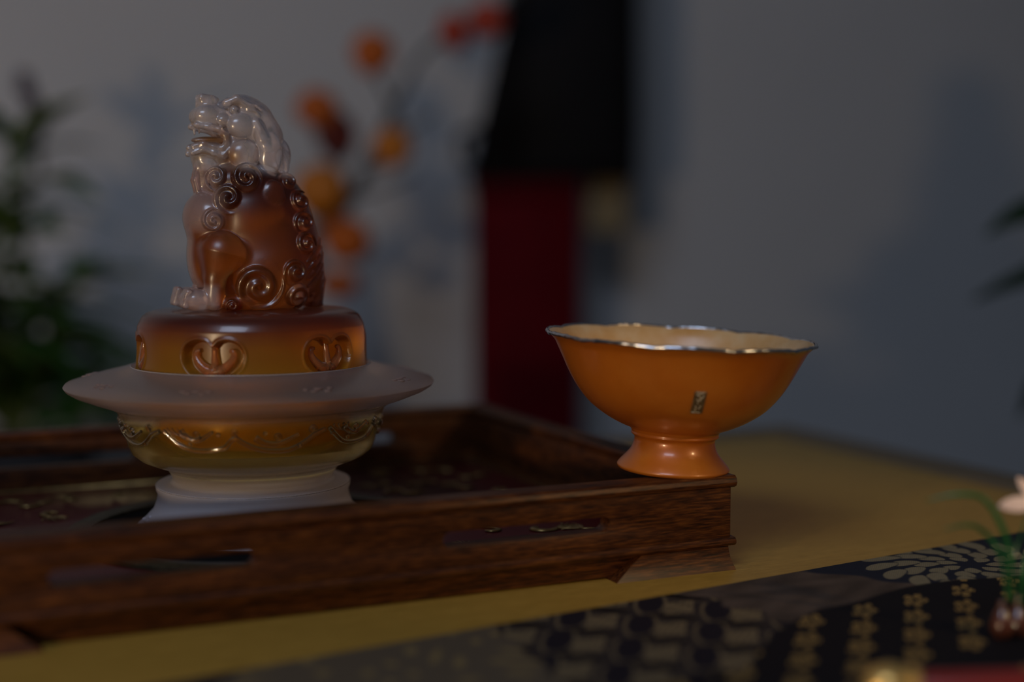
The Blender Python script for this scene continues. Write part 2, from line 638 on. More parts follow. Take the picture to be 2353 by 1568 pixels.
# one dragon-scroll motif spans 72 degrees; drawn in (degrees, photo rows)
def scroll_mesh():
    g = Geo()
    asp = 1 / (300 * PI / 180)               # degrees per px of arc

    def st_(pts, r0, r1=None):
        P = catmull([on_bowl(math.radians(a), y, 2) for a, y in pts], 5)
        m = len(P)
        g.tube(P, [(r0 + ((r1 or r0) - r0) * k / (m - 1)) * PX for k in range(m)], 7)
    st_([(-35, 950), (-31, 968), (-26, 984), (-20, 990), (-14, 989), (-8, 983), (-5, 968), (-3, 962), (0, 972), (6, 986), (13, 992), (20, 990), (26, 976), (30, 962), (35, 952)], 5.8)
    st_([(5, 962), (9, 974), (14, 977), (19, 968), (23, 958)], 8.5, 4)
    st_([(-27, 952), (-23, 964), (-19, 968), (-15, 958), (-12, 948)], 7.5, 4)
    for (a, y, r, d, a0) in ((-19, 956, 9, 1, 0.5), (14, 962, 9, -1, 2.0), (-3, 950, 8, 1, 1.0), (29, 950, 8, -1, 0)):
        st_([(a + (p[0]) * asp, y + p[1]) for p in curl2d(0, 0, r, 1.3, d, a0)], 4.2, 3.0)
    for (a, y) in ((-33, 962), (-10, 955), (9, 953), (24, 984), (-23, 978)):
        p = on_bowl(math.radians(a), y, 1)
        g.ball(p, (5.5 * PX, 5.5 * PX, 5 * PX), 10, 7)
    for j in range(4):
        st_([(-33 + j * 2.6, 944), (-31.5 + j * 2.6, 952 + j * 2), (-29 + j * 2.4, 958 + j * 3)], 3.2, 1.8)
    return g.mesh('scroll_relief')


sm = scroll_mesh()
for k in range(5):
    obj('scroll_relief', sm, M_clear, st, (0, 0, 0), math.radians(-90 - 4 + 72 * k))
# faint carved clouds on the flange
for k in range(9):
    g = Geo()
    for (da, r, w) in ((0, 372, 11), (2.4, 386, 9), (-2.2, 384, 10), (4.2, 372, 8), (-4.4, 374, 8)):
        a = math.radians(k * 40 + 12 + da)
        g.ball((r * PX * math.cos(a), r * PX * math.sin(a), (YF - np.interp(r, [360, 400, 424], [853, 864, 871])) * PZ), (w * PX, w * PX, 2.2 * PX), 12, 6)
    obj('flange_relief', g.mesh('flange_relief'), M_frost, st)
# low cloud relief on the foot
for k in range(7):
    g = Geo()
    for (da, y, r) in ((0, 1188, 11), (5, 1178, 9), (9, 1186, 10), (-5, 1181, 8), (3, 1170, 7)):
        a = math.radians(k * 360 / 7 + da - 118)
        rr = np.interp(y, [1160, 1180, 1198], [233, 252, 272])
        g.ball((rr * PX * math.cos(a), rr * PX * math.sin(a), (YF - y) * PZ), (r * PX * 0.75, r * PX * 0.75, r * PX * 0.8), 9, 6)
    obj('cloud_relief', g.mesh('cloud_relief'), M_frost, st)

# ------------------------------------------------------------------ amber drum lid with lion
ZD = (YF - 870) * PZ                          # drum bottom above the tray floor
lid = thing('lion_lid', 'amber glass drum lid carved with hearts, a seated lion on top', 'figurine', (SA[0], SA[1], T + FZ + ZD + 0.00004), TURN)
DC = 1 * PX                                    # drum axis sits a touch to the right of the stand's
heart = [(0, 33)]
heart = catmull([(0, 34), (16, 46), (38, 49), (60, 40), (72, 18), (66, -8), (40, -30), (0, -50), (-40, -30), (-66, -8), (-72, 18), (-60, 40), (-38, 49), (-16, 46)], 8, True)
HP = np.array(heart)


def heart_sd(x, y):
    A, B = HP, np.roll(HP, -1, axis=0)
    d = np.full(x.shape, 1e9)
    ins = np.zeros(x.shape, bool)
    for a, b in zip(A, B):
        ex, ey = b - a
        wx, wy = x - a[0], y - a[1]
        t = np.clip((wx * ex + wy * ey) / (ex * ex + ey * ey), 0, 1)
        d = np.minimum(d, np.hypot(wx - t * ex, wy - t * ey))
        c = ((a[1] > y) != (b[1] > y)) & (x < (b[0] - a[0]) * (y - a[1]) / (b[1] - a[1] + 1e-12) + a[0])
        ins ^= c
    return np.where(ins, -d, d)


HA = [math.radians(-90 - 19 + 60 * k) for k in range(6)]
HYC = 810


def drum_mesh():
    nth = 900
    ys = np.concatenate([np.linspace(870, 766, 96)[:-1], np.linspace(766, 740, 14)])
    rs = np.interp(ys, [735, 745, 770, 830, 870], [258, 262, 264, 265, 266])
    th = np.arange(nth) * 2 * PI / nth
    TH_, YY = np.meshgrid(th, ys)
    RR = np.repeat(rs[:, None], nth, 1)
    for a in HA:
        dth = (TH_ - a + PI) % (2 * PI) - PI
        x = dth * 265
        y = -(YY - HYC)
        m = (np.abs(x) < 100) & (np.abs(y) < 75)
        sd = heart_sd(x[m], y[m])
        dep = 26 * np.clip(-sd / 6, 0, 1) ** 0.6
        rim = 3.0 * np.exp(-((sd - 3) / 3.0) ** 2)
        RR[m] = RR[m] - dep + rim
    prof_top = [(256, 732), (250, 722), (240, 715), (228, 711), (210, 709), (120, 708)]
    verts = []
    for i in range(len(ys)):
        for k in range(nth):
            verts.append((RR[i, k] * PX * math.cos(th[k]), RR[i, k] * PX * math.sin(th[k]), (870 - ys[i]) * PZ))
    rows = len(ys)
    for r, y in prof_top:
        for k in range(nth):
            verts.append((r * PX * math.cos(th[k]), r * PX * math.sin(th[k]), (870 - y) * PZ))
        rows += 1
    faces = []
    for i in range(rows - 1):
        for k in range(nth):
            k2 = (k + 1) % nth
            faces.append((i * nth + k, i * nth + k2, (i + 1) * nth + k2, (i + 1) * nth + k))
    ct = len(verts)
    verts += [(0, 0, (870 - 708) * PZ), (0, 0, 0)]
    for k in range(nth):
        k2 = (k + 1) % nth
        faces.append(((rows - 1) * nth + k, (rows - 1) * nth + k2, ct))
        faces.append((k2, k, ct + 1))
    return mesh('drum', verts, faces, True, 60)


M_drum = glass_z('amber_drum_glass', 0.0, (870 - 708) * PZ,
                 [(0.0, (0.95, 0.52, 0.03)), (0.22, (0.92, 0.46, 0.03)), (0.55, (0.85, 0.30, 0.025)), (0.75, (0.55, 0.13, 0.035)), (0.88, (0.20, 0.045, 0.04)), (1.0, (0.16, 0.045, 0.045))],
                 0.30, 0.86, 0.35, 1.45)
drum = obj('drum', drum_mesh(), M_drum, lid, (DC, 0, 0))
M_sleeve = glass_z('amber_sleeve_glass', (870 - 1000) * PZ, 0.0, [(0.0, (0.70, 0.40, 0.045)), (1.0, (0.80, 0.48, 0.055))], 0.3, 0.55, 0.3)
obj('inner_sleeve', lathe('inner_sleeve', [(a * PX, (870 - y) * PZ) for a, y in ((0, 871.5), (224, 871.5), (225, 874), (222, 930), (216, 985), (206, 997), (190, 1001), (0, 1001))], 128, 40), M_sleeve, lid, (DC, 0, 0))
g = N('ruyi_glass')
g.set(Base_Color=(0.85, 0.38, 0.14), Roughness=0.14, Transmission_Weight=0.85, IOR=1.45, Coat_Weight=0.5)
M_ruyi = g.m
M_rimline = M_clear


def ruyi_mesh():
    g = Geo()

    def P(x, y, out=0):
        th = x / 265
        r = (265 - 20 + out) * PX
        return (r * math.cos(th), r * math.sin(th), (870 - HYC + y) * PZ)

    def path(pts, rad):
        Q = catmull([P(*p) for p in pts], 6)
        m = len(Q)
        g.tube(Q, [np.interp(k / (m - 1), np.linspace(0, 1, len(rad)), rad) * PX for k in range(m)], 9)
    path([(0, 40, 0), (0, 18, 4), (1, -4, 6), (2, -22, 6)], [7, 6.5, 9, 11])
    for s in (-1, 1):
        path([(0, -20, 5), (20 * s, -14, 5), (38 * s, 0, 5), (46 * s, 14, 4), (44 * s, 24, 3), (36 * s, 26, 3)], [13, 12, 9, 7, 6, 4])
    g.ball(P(16, -20, 6), 8 * PX)
    g.ball(P(-16, -20, 6), 8 * PX)
    return g.mesh('ruyi_relief')


rm = ruyi_mesh()
for a in HA:
    obj('ruyi_relief', rm, M_ruyi, lid, (DC, 0, 0), a)


# ---- lion: a signed-distance sculpture turned into one continuous mesh
AL = math.radians(13)                           # the lion turns its chest a little towards the camera
SA_, CA_ = math.sin(AL), math.cos(AL)
HV = 2.0
gx = np.arange(-215, 200, HV)
gv = np.arange(-HV * 1.5, 140, HV)
gz = np.arange(-8, 505, HV)
F = np.full((len(gx), len(gv), len(gz)), 60.0, np.float32)


def NP(px, py, A=0.0):
    """photo pixel + half-depth A -> lion coordinates"""
    if py < 460:
        px += 20 * min(1.0, max(0.0, (535 - px) / 95))
    return np.array([((px - 570) - A * SA_) / CA_, A, 714 - py])


def sub(lo, hi):
    ix = slice(max(0, int((lo[0] - gx[0]) / HV)), min(len(gx), int((hi[0] - gx[0]) / HV) + 2))
    iv = slice(max(0, int((lo[1] - gv[0]) / HV)), min(len(gv), int((hi[1] - gv[0]) / HV) + 2))
    iz = slice(max(0, int((lo[2] - gz[0]) / HV)), min(len(gz), int((hi[2] - gz[0]) / HV) + 2))
    return ix, iv, iz


def grid(s):
    return (gx[s[0]][:, None, None].astype(np.float32), gv[s[1]][None, :, None].astype(np.float32), gz[s[2]][None, None, :].astype(np.float32))


def smin(a, b, k):
    h = np.clip(0.5 + 0.5 * (b - a) / k, 0, 1)
    return b + (a - b) * h - k * h * (1 - h)


def put(s, d, k, cut=False):
    if cut:
        F[s] = -smin(-F[s], d, k)
    else:
        F[s] = smin(F[s], d, k)


def ell(c, r, k=12, cut=False, rot=0.0):
    """ellipsoid, rot turns it in the x-z plane (degrees)"""
    m = max(r) + 3 * k + 6
    s = sub(np.array(c) - m, np.array(c) + m)
    X, V, Z = grid(s)
    dx, dv, dz = X - c[0], np.abs(V) - c[1] if c[1] > 0 else V - c[1], Z - c[2]
    if rot:
        cr, sr = math.cos(math.radians(rot)), math.sin(math.radians(rot))
        dx, dz = dx * cr + dz * sr, -dx * sr + dz * cr
    k0 = np.sqrt((dx / r[0]) ** 2 + (dv / r[1]) ** 2 + (dz / r[2]) ** 2)
    k1 = np.sqrt((dx / r[0] ** 2) ** 2 + (dv / r[1] ** 2) ** 2 + (dz / r[2] ** 2) ** 2)
    d = k0 * (k0 - 1) / np.maximum(k1, 1e-6)
    put(s, d, k, cut)


def cap(a, b, ra, rb, k=8, cut=False, flat=1.0):
    a, b = np.array(a, float), np.array(b, float)
    m = max(ra, rb) / min(flat, 1) + 3 * k + 4
    s = sub(np.minimum(a, b) - m, np.maximum(a, b) + m)
    X, V, Z = grid(s)
    e = b - a
    L2 = float(e @ e) + 1e-9
    V = np.abs(V)
    t = np.clip(((X - a[0]) * e[0] + (V - a[1]) * e[1] + (Z - a[2]) * e[2]) / L2, 0, 1)
    d = np.sqrt((X - a[0] - t * e[0]) ** 2 + ((V - a[1] - t * e[1]) * flat) ** 2 + (Z - a[2] - t * e[2]) ** 2) - (ra + (rb - ra) * t)
    put(s, d, k, cut)


def chain(pts, rad, k=5, cut=False):
    for i in range(len(pts) - 1):
        ra, rb = (rad[i], rad[i + 1]) if hasattr(rad, '__len__') else (rad, rad)
        cap(pts[i], pts[i + 1], ra, rb, k, cut)


def E(px, py, A, rx, ry, rv, k=12, cut=False, rot=0.0):
    ell(NP(px, py, A), (rx, rv, ry), k, cut, rot)


# torso, chest, neck
E(612, 612, 0, 122, 122, 106, 20)
E(580, 510, 0, 112, 128, 94, 24, rot=10)
E(484, 505, 0, 64, 66, 72, 20)
E(560, 425, 0, 96, 55, 80, 20)
E(655, 490, 0, 56, 92, 70, 20, rot=20)
E(655, 575, 0, 78, 110, 84, 20, rot=8)
# haunches
E(612, 640, 62, 82, 74, 44, 12)
E(560, 694, 78, 52, 20, 24, 8)
E(533, 700, 80, 26, 15, 22, 5)
# forelegs with shoulder bulge, wrist and paw
cap(NP(507, 584, 66), NP(494, 640, 66), 49, 25, 7)
cap(NP(494, 640, 66), NP(490, 690, 66), 24, 25, 7)
cap(NP(540, 590, 66), NP(512, 584, 66), 34, 40, 14)
E(474, 590, 0, 46, 92, 62, 18)
E(452, 690, 62, 36, 25, 27, 7)
for dv in (-13, 0, 13):
    cap(NP(424, 700, 62) + np.array([0, dv, 0]), NP(432, 672, 62) + np.array([0, dv, 0]), 8, 9, 4)
chain([NP(455, 664, 86), NP(440, 672, 86), NP(424, 690, 84)], 3.0, 2, True)
# neck / beard
cap(NP(462, 385, 0), NP(446, 446, 0), 34, 12, 8)
for v in (0, 14):
    chain([NP(438, 392, v), NP(432, 420, v), NP(438, 448, v)], 6, 4)
# skull
E(575, 292, 0, 58, 60, 58, 14)
E(556, 262, 0, 44, 39, 50, 10)
E(612, 325, 0, 40, 52, 50, 12)
E(640, 372, 0, 26, 34, 46, 8)
E(535, 345, 0, 45, 52, 50, 14)
# muzzle
E(487, 276, 0, 50, 32, 42, 10)
E(469, 248, 0, 30, 22, 27, 6)
cap(NP(452, 236, 12), NP(480, 238, 14), 11, 10, 4)
E(463, 276, 22, 31, 24, 25, 5)
E(505, 250, 0, 14, 10, 40, 8, cut=True)
# jaw
E(468, 356, 0, 46, 24, 36, 8)
E(450, 368, 0, 26, 22, 28, 8)
E(505, 362, 0, 34, 30, 42, 8)
# open mouth
s = None
chain([NP(415, 318, 0), NP(465, 319, 0), NP(506, 331, 0)], [14, 13, 9], 3, True)
for v in (12, 24, 36, 50, 62):
    chain([NP(415, 318, v), NP(465, 319, v), NP(506, 331, v)], [14, 13, 9], 3, True)
E(470, 330, 0, 42, 9, 20, 4)
# lips round the mouth corner, fangs
chain([NP(437, 298, 33), NP(470, 302, 39), NP(500, 308, 43), NP(519, 322, 45), NP(521, 338, 45), NP(508, 350, 43), NP(485, 347, 40), NP(455, 340, 36), NP(430, 346, 28)], 7.5, 5)
chain([NP(428, 360, 30), NP(455, 352, 37), NP(485, 360, 42), NP(512, 366, 46), NP(530, 350, 48)], 7, 5)
cap(NP(445, 300, 30), NP(443, 316, 28), 5, 2.0, 2)
# brow, eye, cheek
cap(NP(520, 248, 40), NP(548, 238, 44), 9, 10, 5)
cap(NP(548, 238, 44), NP(582, 258, 50), 10, 7, 5)
E(541, 263, 44, 15, 14, 9, 2, cut=True)
E(541, 263, 42, 10.5, 10.5, 11, 1.5)
chain([NP(523, 268, 45), NP(538, 278, 47), NP(556, 272, 48)], 3.2, 2)
E(556, 298, 47, 32, 27, 20, 5)
E(512, 286, 40, 16, 13, 12, 5)
chain([NP(575, 250, 52), NP(590, 252, 54), NP(602, 262, 54)], 3.0, 2)
chain([NP(572, 262, 52), NP(588, 264, 55), NP(598, 274, 55)], 3.0, 2)
# cheek fur and hanging ear
E(563, 362, 50, 36, 33, 22, 4)
cap(NP(590, 292, 52), NP(606, 330, 58), 13, 18, 6)
E(622, 362, 58, 27, 52, 16, 3, rot=-3)
cap(NP(612, 345, 60), NP(618, 395, 58), 16, 9, 3)
chain([NP(600, 318, 76), NP(600, 350, 80), NP(597, 385, 76)], 2.6, 2, True)
E(646, 376, 34, 19, 36, 18, 4, rot=10)
E(652, 352, 20, 16, 30, 16, 4, rot=16)
chain([NP(640, 345, 52), NP(652, 372, 52), NP(654, 398, 46)], 2.4, 2, True)
# tail, lying up the back, with long strands
E(712, 640, 0, 30, 80, 48, 10)
chain([NP(722, 540, 0), NP(735, 590, 0), NP(738, 650, 0), NP(732, 712, 0)], [7, 9, 10, 9], 5)
F0 = F.copy()


def surf(px, py):
    """first point of the sculpture met along the view through a photo pixel, with its normal"""
    for A, dx in ((A, dx) for dx in range(0, 44, 4) for A in np.arange(134, -1, -1.0)):
        p = NP(px - dx, py, A)
        i, j, k = (int(round((p[0] - gx[0]) / HV)), int(round((p[1] - gv[0]) / HV)), int(round((p[2] - gz[0]) / HV)))
        if 1 <= i < len(gx) - 1 and 1 <= j < len(gv) - 1 and 1 <= k < len(gz) - 1 and F0[i, j, k] <= 0:
            n = np.array([F0[i + 1, j, k] - F0[i - 1, j, k], F0[i, j + 1, k] - F0[i, j - 1, k], F0[i, j, k + 1] - F0[i, j, k - 1]], float)
            return p, n / (np.linalg.norm(n) + 1e-9)
    return NP(px, py, 0), np.array([0.6, 0.8, 0])


def curl(px, py, r, hand=1, a0=0.0, deep=0.66, amp=0.13, pitch=0.72, sink=0.12):
    p, n = surf(px, py)
    n = n + np.array([0, 0.6, 0])
    n /= np.linalg.norm(n)
    c = p - n * r * sink
    t1 = np.array([1.0, 0, 0]) - n * n[0]
    t1 /= np.linalg.norm(t1)
    t2 = np.cross(n, t1)
    if t2[2] < 0:
        t2 = -t2
    m = r * 1.35 + 8
    s_ = sub(c - m, c + m)
    X, V, Z = grid(s_)
    dx, dv, dz = X - c[0], np.abs(V) - c[1], Z - c[2]
    a = dx * t1[0] + dv * t1[1] + dz * t1[2]
    b = dx * t2[0] + dv * t2[1] + dz * t2[2]
    w = dx * n[0] + dv * n[1] + dz * n[2]
    rho = np.sqrt(a * a + b * b)
    phi = np.arctan2(b, a)
    q = np.sqrt((rho / r) ** 2 + (w / (deep * r)) ** 2)
    d = (q - 1) * r * deep
    d = d - amp * r * np.cos(2 * PI * rho / (pitch * r) - hand * phi + a0) * np.clip(rho / (0.15 * r), 0, 1)
    put(s_, d, 2.5)


for args in ((491, 416, 26, 1, 0.0), (566, 417, 32, -1, 2.0), (527, 462, 33, 1, 1.0), (492, 512, 23, -1, 0.5),
             (660, 424, 22, 1, 0.0), (688, 468, 24, -1, 1.0), (696, 516, 25, 1, 0.0), (700, 566, 26, -1, 2.0), (674, 628, 28, 1, 0.0), (674, 684, 30, -1, 3.6),
             (531, 702, 14, 1, 0.0)):
    curl(*args)
# feathered strands of the tail
for i in range(9):
    y0 = 556 + i * 19
    q = [(737, y0), (729, y0 + 18), (717, y0 + 36), (703, y0 + 50)]
    chain([surf(a_, min(709, b_))[0] for a_, b_ in q], [5.5, 8.5, 8.5, 4.5], 1.5)
# teardrop lock on the shoulder, big haunch swirl
p, n = surf(626, 455)
ell(p - n * 6, (30, 16, 38), 3, rot=-12)
p, n = surf(588, 657)
curl(590, 660, 52, 1, 0.8, 0.34, 0.06, 0.62, 0.05)
# flat bottom
X, V, Z = grid((slice(None), slice(None), slice(None)))
F = np.maximum(F, -Z + 0 * X + 0 * V)


def surface_nets(F, ox, oy, oz, h):
    nx, ny, nz = F.shape
    corner = [(i, j, k) for i in (0, 1) for j in (0, 1) for k in (0, 1)]
    neg = F < 0
    cnt = np.zeros((nx - 1, ny - 1, nz - 1), np.int8)
    for i, j, k in corner:
        cnt += neg[i:nx - 1 + i, j:ny - 1 + j, k:nz - 1 + k]
    act = (cnt > 0) & (cnt < 8)
    I, J, K = np.nonzero(act)
    idx = np.full(act.shape, -1, np.int64)
    idx[I, J, K] = np.arange(len(I))
    acc = np.zeros((len(I), 3))
    num = np.zeros(len(I))
    for a in range(8):
        for b in range(a + 1, 8):
            ca, cb = corner[a], corner[b]
            if sum(abs(x - y) for x, y in zip(ca, cb)) != 1:
                continue
            fa = F[I + ca[0], J + ca[1], K + ca[2]]
            fb = F[I + cb[0], J + cb[1], K + cb[2]]
            m = (fa < 0) != (fb < 0)
            t = np.where(m, fa / np.where(m, fa - fb, 1), 0)
            for ax in range(3):
                acc[:, ax] += np.where(m, ca[ax] + t * (cb[ax] - ca[ax]), 0)
            num += m
    acc /= num[:, None]
    V = np.stack([ox + h * (I + acc[:, 0]), oy + h * (J + acc[:, 1]), oz + h * (K + acc[:, 2])], 1)
    faces = []
    for ax in range(3):
        sl0 = [slice(None)] * 3
        sl1 = [slice(None)] * 3
        sl0[ax] = slice(0, -1)
        sl1[ax] = slice(1, None)
        a, b = neg[tuple(sl0)], neg[tuple(sl1)]
        X_, Y_, Z_ = np.nonzero(a != b)
        P = np.stack([X_, Y_, Z_], 1)
        u, w = [(1, 2), (2, 0), (0, 1)][ax]
        ok = (P[:, u] > 0) & (P[:, w] > 0) & (P[:, u] < F.shape[u] - 1) & (P[:, w] < F.shape[w] - 1)
        P = P[ok]
        inside = a[P[:, 0], P[:, 1], P[:, 2]]

        def cell(du, dw):
            Q = P.copy()
            Q[:, u] += du
            Q[:, w] += dw
            return idx[Q[:, 0], Q[:, 1], Q[:, 2]]
        q = np.stack([cell(-1, -1), cell(0, -1), cell(0, 0), cell(-1, 0)], 1)
        q[~inside] = q[~inside][:, ::-1]
        faces.append(q[(q >= 0).all(1)])
    return V, np.concatenate(faces)


# mirror the half sculpture to the far side
iz0 = int(np.argmin(np.abs(gv - HV * 0.5)))
half = F[:, iz0:, :]
Ff = np.concatenate([half[:, ::-1, :], half], 1)
LV, LF = surface_nets(Ff, gx[0], -gv[iz0] - HV * (half.shape[1] - 1), gz[0], HV)
# light smoothing
nbv = np.zeros_like(LV)
nbc = np.zeros(len(LV))
ed = np.concatenate([LF[:, [0, 1]], LF[:, [1, 2]], LF[:, [2, 3]], LF[:, [3, 0]]])
ed = np.unique(np.sort(ed, 1), axis=0)
for lam in (0.5, -0.2):
    nbv[:] = 0
    nbc[:] = 0
    for c0, c1 in ((0, 1), (1, 0)):
        for ax in range(3):
            nbv[:, ax] += np.bincount(ed[:, c0], LV[ed[:, c1], ax], len(LV))
        nbc += np.bincount(ed[:, c0], minlength=len(LV))
    LV = LV + lam * (nbv / nbc[:, None] - LV)
# image-space-free colour of the cast glass: clear head and chest, amber body
lx, lv, lz = LV[:, 0], -LV[:, 1], LV[:, 2]      # camera side is the near side


def sst(a, b, x):
    t = np.clip((x - a) / (b - a), 0, 1)
    return t * t * (3 - 2 * t)


head = sst(300, 322, lz + 0.12 * lx)
near = sst(22, 42, lv)
chest = sst(-62, -96, lx) * sst(30, 60, lz) * (1 - near * sst(205, 165, lz))
paw = sst(-84, -100, lx) * sst(66, 44, lz)
mouth = np.exp(-(((lx + 88) / 46) ** 2 + ((lz - 388) / 15) ** 2))
throat = np.exp(-(((lx + 48) / 20) ** 2 + ((lz - 345) / 26) ** 2))
clear = np.clip(np.maximum(np.maximum(head, chest), paw) - 0.9 * np.maximum(mouth, throat), 0, 1)
c_clear = np.array([0.89, 0.79, 0.77])
c_chest = np.array([0.74, 0.50, 0.45])
c_amb = np.array([0.64, 0.135, 0.010])
c_gold = np.array([0.85, 0.36, 0.03])
c_mane = np.array([0.17, 0.022, 0.012])
mane = np.clip(sst(195, 250, lz) + sst(50, 105, lx), 0, 1)[:, None]
body = c_amb * (1 - 0.85 * mane) + c_mane * 0.85 * mane
mo = np.clip(np.maximum(mouth, 0.8 * throat), 0, 1)[:, None]
body = body * (1 - mo) + c_gold * mo
ch = (np.maximum(chest, 0.5 * paw) * (1 - head))[:, None]
cl = c_clear * (1 - ch) + c_chest * ch
tint = body * (1 - clear[:, None]) + cl * clear[:, None]
# into metres, turned by the lion's heading
LX = (LV[:, 0] * CA_ - LV[:, 1] * SA_) * PX
LY = (LV[:, 0] * SA_ + LV[:, 1] * CA_) * PX
LZ = LV[:, 2] * PZ * 0.975
me = mesh('lion', np.stack([LX, LY, LZ], 1), LF, True)
ci = np.clip(np.round((LV[:, 0] - gx[0]) / HV).astype(int), 0, len(gx) - 1)
cj = np.clip(np.round((np.abs(LV[:, 1]) - gv[0]) / HV).astype(int), 0, len(gv) - 1)
ck = np.clip(np.round((LV[:, 2] - gz[0]) / HV).astype(int), 0, len(gz) - 1)
raised = sst(1.0, 4.0, F0[ci, cj, ck])
gl = me.attributes.new('gloss', 'FLOAT', 'POINT')
gl.data.foreach_set('value', np.clip(np.maximum(raised, 0.8 * clear), 0, 1).astype(np.float32))
tint = tint * (1 - 0.45 * (raised * (1 - clear))[:, None])
at = me.color_attributes.new('tint', 'FLOAT_COLOR', 'POINT')
at.data.foreach_set('color', np.concatenate([tint, clear[:, None]], 1).astype(np.float32).ravel())
M_lion = glass_attr('lion_glass', 0.33, 0.88, 0.65, 1.45)
lion = obj('lion', me, M_lion, lid, (-3 * PX, -4 * PX, (870 - 708) * PZ + 0.00012))
lion['label'] = 'seated lion with raised head, clear above and amber below'

# ------------------------------------------------------------------ golden footed bowl
BB = onz(1546, 1078, TH)
DB = float(np.dot(BB - CAM, FW))
PB = 0.985 * DB / FPX
bowl = thing('footed_bowl', 'golden orange glazed footed bowl with a scalloped silver rim on the tray corner', 'bowl', (BB[0], BB[1], T + TH - 0.0001), -YAW)
BTURN = -YAW - math.atan((1550 - PW / 2) / FPX)
bowl.rotation_euler = (Matrix.Rotation(BTURN, 3, 'Z') @ Matrix.Rotation(math.radians(2.9), 3, 'Y')).to_euler()
YB = 1079


def lob(a):
    return abs(math.cos(5.5 * (a + 0.35)))            # eleven petals meeting in shallow cusps


def brf(i, r, z, a):
    k = max(0.0, min(1.0, (z - 0.0305) / 0.0165)) ** 2
    q = lob(a) ** 0.5 - 0.72
    return r * (1 + 0.013 * k * q), z + 0.0008 * k * q


def bz(r, y):
    return (r * PB, (YB - y) * PB)


out = [(0, 1070), (100, 1071), (112, 1075), (122, 1079), (127, 1078), (130.5, 1073), (129, 1068), (121, 1058), (110, 1046), (101, 1034), (96, 1022), (93.5, 1010), (94.5, 1003), (99, 999), (102, 996), (101, 991), (103, 987), (107, 982),
       (130, 973), (155, 961), (178, 947), (202, 929), (222, 908), (240, 884), (256, 857), (270, 829), (283, 803), (291, 788), (300, 778), (307, 772), (309, 769.5)]
inn = [(306, 768.5), (299, 773), (288, 785), (278, 803), (264, 830), (249, 858), (232, 884), (213, 907), (192, 927), (165, 944), (120, 960), (60, 968), (0, 970)]


def sm(pts, sub_=3):
    q = catmull([(p[0], p[1]) for p in pts], sub_)
    return [(max(0, float(p[0])), float(p[1])) for p in q]


oprof = [bz(*p) for p in sm(out)]
iprof = [bz(*p) for p in sm(inn)]
g = N('golden_glaze')
ns = g.noise(g.coord(), 120, 5, 0.6)
blot = g.noise(g.coord(), 34, 3, 0.5)
base = g.ramp(g.math('ADD', g.math('MULTIPLY', ns, 0.4), g.math('MULTIPLY', blot, 0.6)), [(0.3, (0.44, 0.112, 0.006)), (0.5, (0.50, 0.135, 0.009)), (0.72, (0.54, 0.170, 0.016))])
g.set(Base_Color=base, Roughness=0.38, Coat_Weight=0.6, Coat_Roughness=0.16, Metallic=0.12)
g.bump(g.noise(g.coord(), 1400, 2), 0.08, 0.0002)
M_glaze = g.m
g = N('pale_inner_glaze')
ns = g.noise(g.coord(), 190, 5, 0.65)
blot = g.noise(g.coord(), 60, 3, 0.5)
base = g.ramp(g.math('ADD', g.math('MULTIPLY', ns, 0.5), g.math('MULTIPLY', blot, 0.5)), [(0.36, (0.74, 0.38, 0.11)), (0.52, (0.82, 0.48, 0.19)), (0.66, (0.86, 0.57, 0.28))])
g.set(Base_Color=base, Roughness=0.35, Coat_Weight=1.0, Coat_Roughness=0.3)
M_inner = g.m
body_me = lathe('bowl_body', oprof + iprof, 220, 50, rfun=brf)
body_me.materials.append(M_glaze)
body_me.materials.append(M_inner)
ni = len(oprof)
mi = []
npts = 220
for p in body_me.polygons:
    c = p.center
    rr = math.hypot(c[0], c[1])
    # inner wall: normal points to the axis
    inward = (p.normal[0] * c[0] + p.normal[1] * c[1]) < 0 or (rr < 0.02 and p.normal[2] > 0.5)
    mi.append(1 if (inward and c[2] > 0.0165) else 0)
body_me.polygons.foreach_set('material_index', mi)
obj('bowl_body', body_me, None, bowl)
rim = []
for k in range(330):
    a = 2 * PI * k / 330
    r0, z0 = bz(308.5, 769.5)
    r1, z1 = brf(0, r0, z0, a)
    rim.append((r1 * math.cos(a), r1 * math.sin(a), z1))
rad = [0.00066 + 0.00012 * math.sin(k * 0.9) * math.sin(k * 0.23) for k in range(330)]
obj('silver_rim', tube('silver_rim', rim, rad, 10, True), M_silver, bowl)['label'] = 'wavy silver band round the lip'
# stamped silver seal with raised figures
g = N('tarnished_silver')
g.set(Base_Color=g.ramp(g.noise(g.coord(), 900, 3), [(0.35, (0.17, 0.11, 0.05)), (0.65, (0.36, 0.25, 0.13))]), Roughness=0.45, Metallic=0.7)
M_seal = g.m
g = N('seal_figures')
g.set(Base_Color=(0.62, 0.52, 0.36), Roughness=0.4, Metallic=0.6)
M_sealfig = g.m


def on_out(px, py, lift=0.0):
    """point on the outer bowl wall seen at a photo pixel (untilted frame)"""
    z = (YB - py) * PB
    zs = [p[1] for p in oprof]
    j = [i for i, p in enumerate(oprof) if i > 50]
    r = float(np.interp(z, [oprof[i][1] for i in j], [oprof[i][0] for i in j]))
    x = (px - 1553) * PB
    r += lift
    return np.array([x, -math.sqrt(max(r * r - x * x, 1e-9)), z])


c = on_out(1602, 914)
ex = on_out(1612, 914) - on_out(1592, 914)
ex /= np.linalg.norm(ex)
ey = on_out(1602, 894) - on_out(1602, 934)
ey /= np.linalg.norm(ey)
en = np.cross(ex, ey)
c = c + en * 0.00005


def seal_pt(u, v, w):
    """u across, v up in photo px, slightly slanted plate; w proud in metres, following the wall"""
    base_ = on_out(1597 + u + 0.14 * v, 890 - v)
    return base_ + en * w


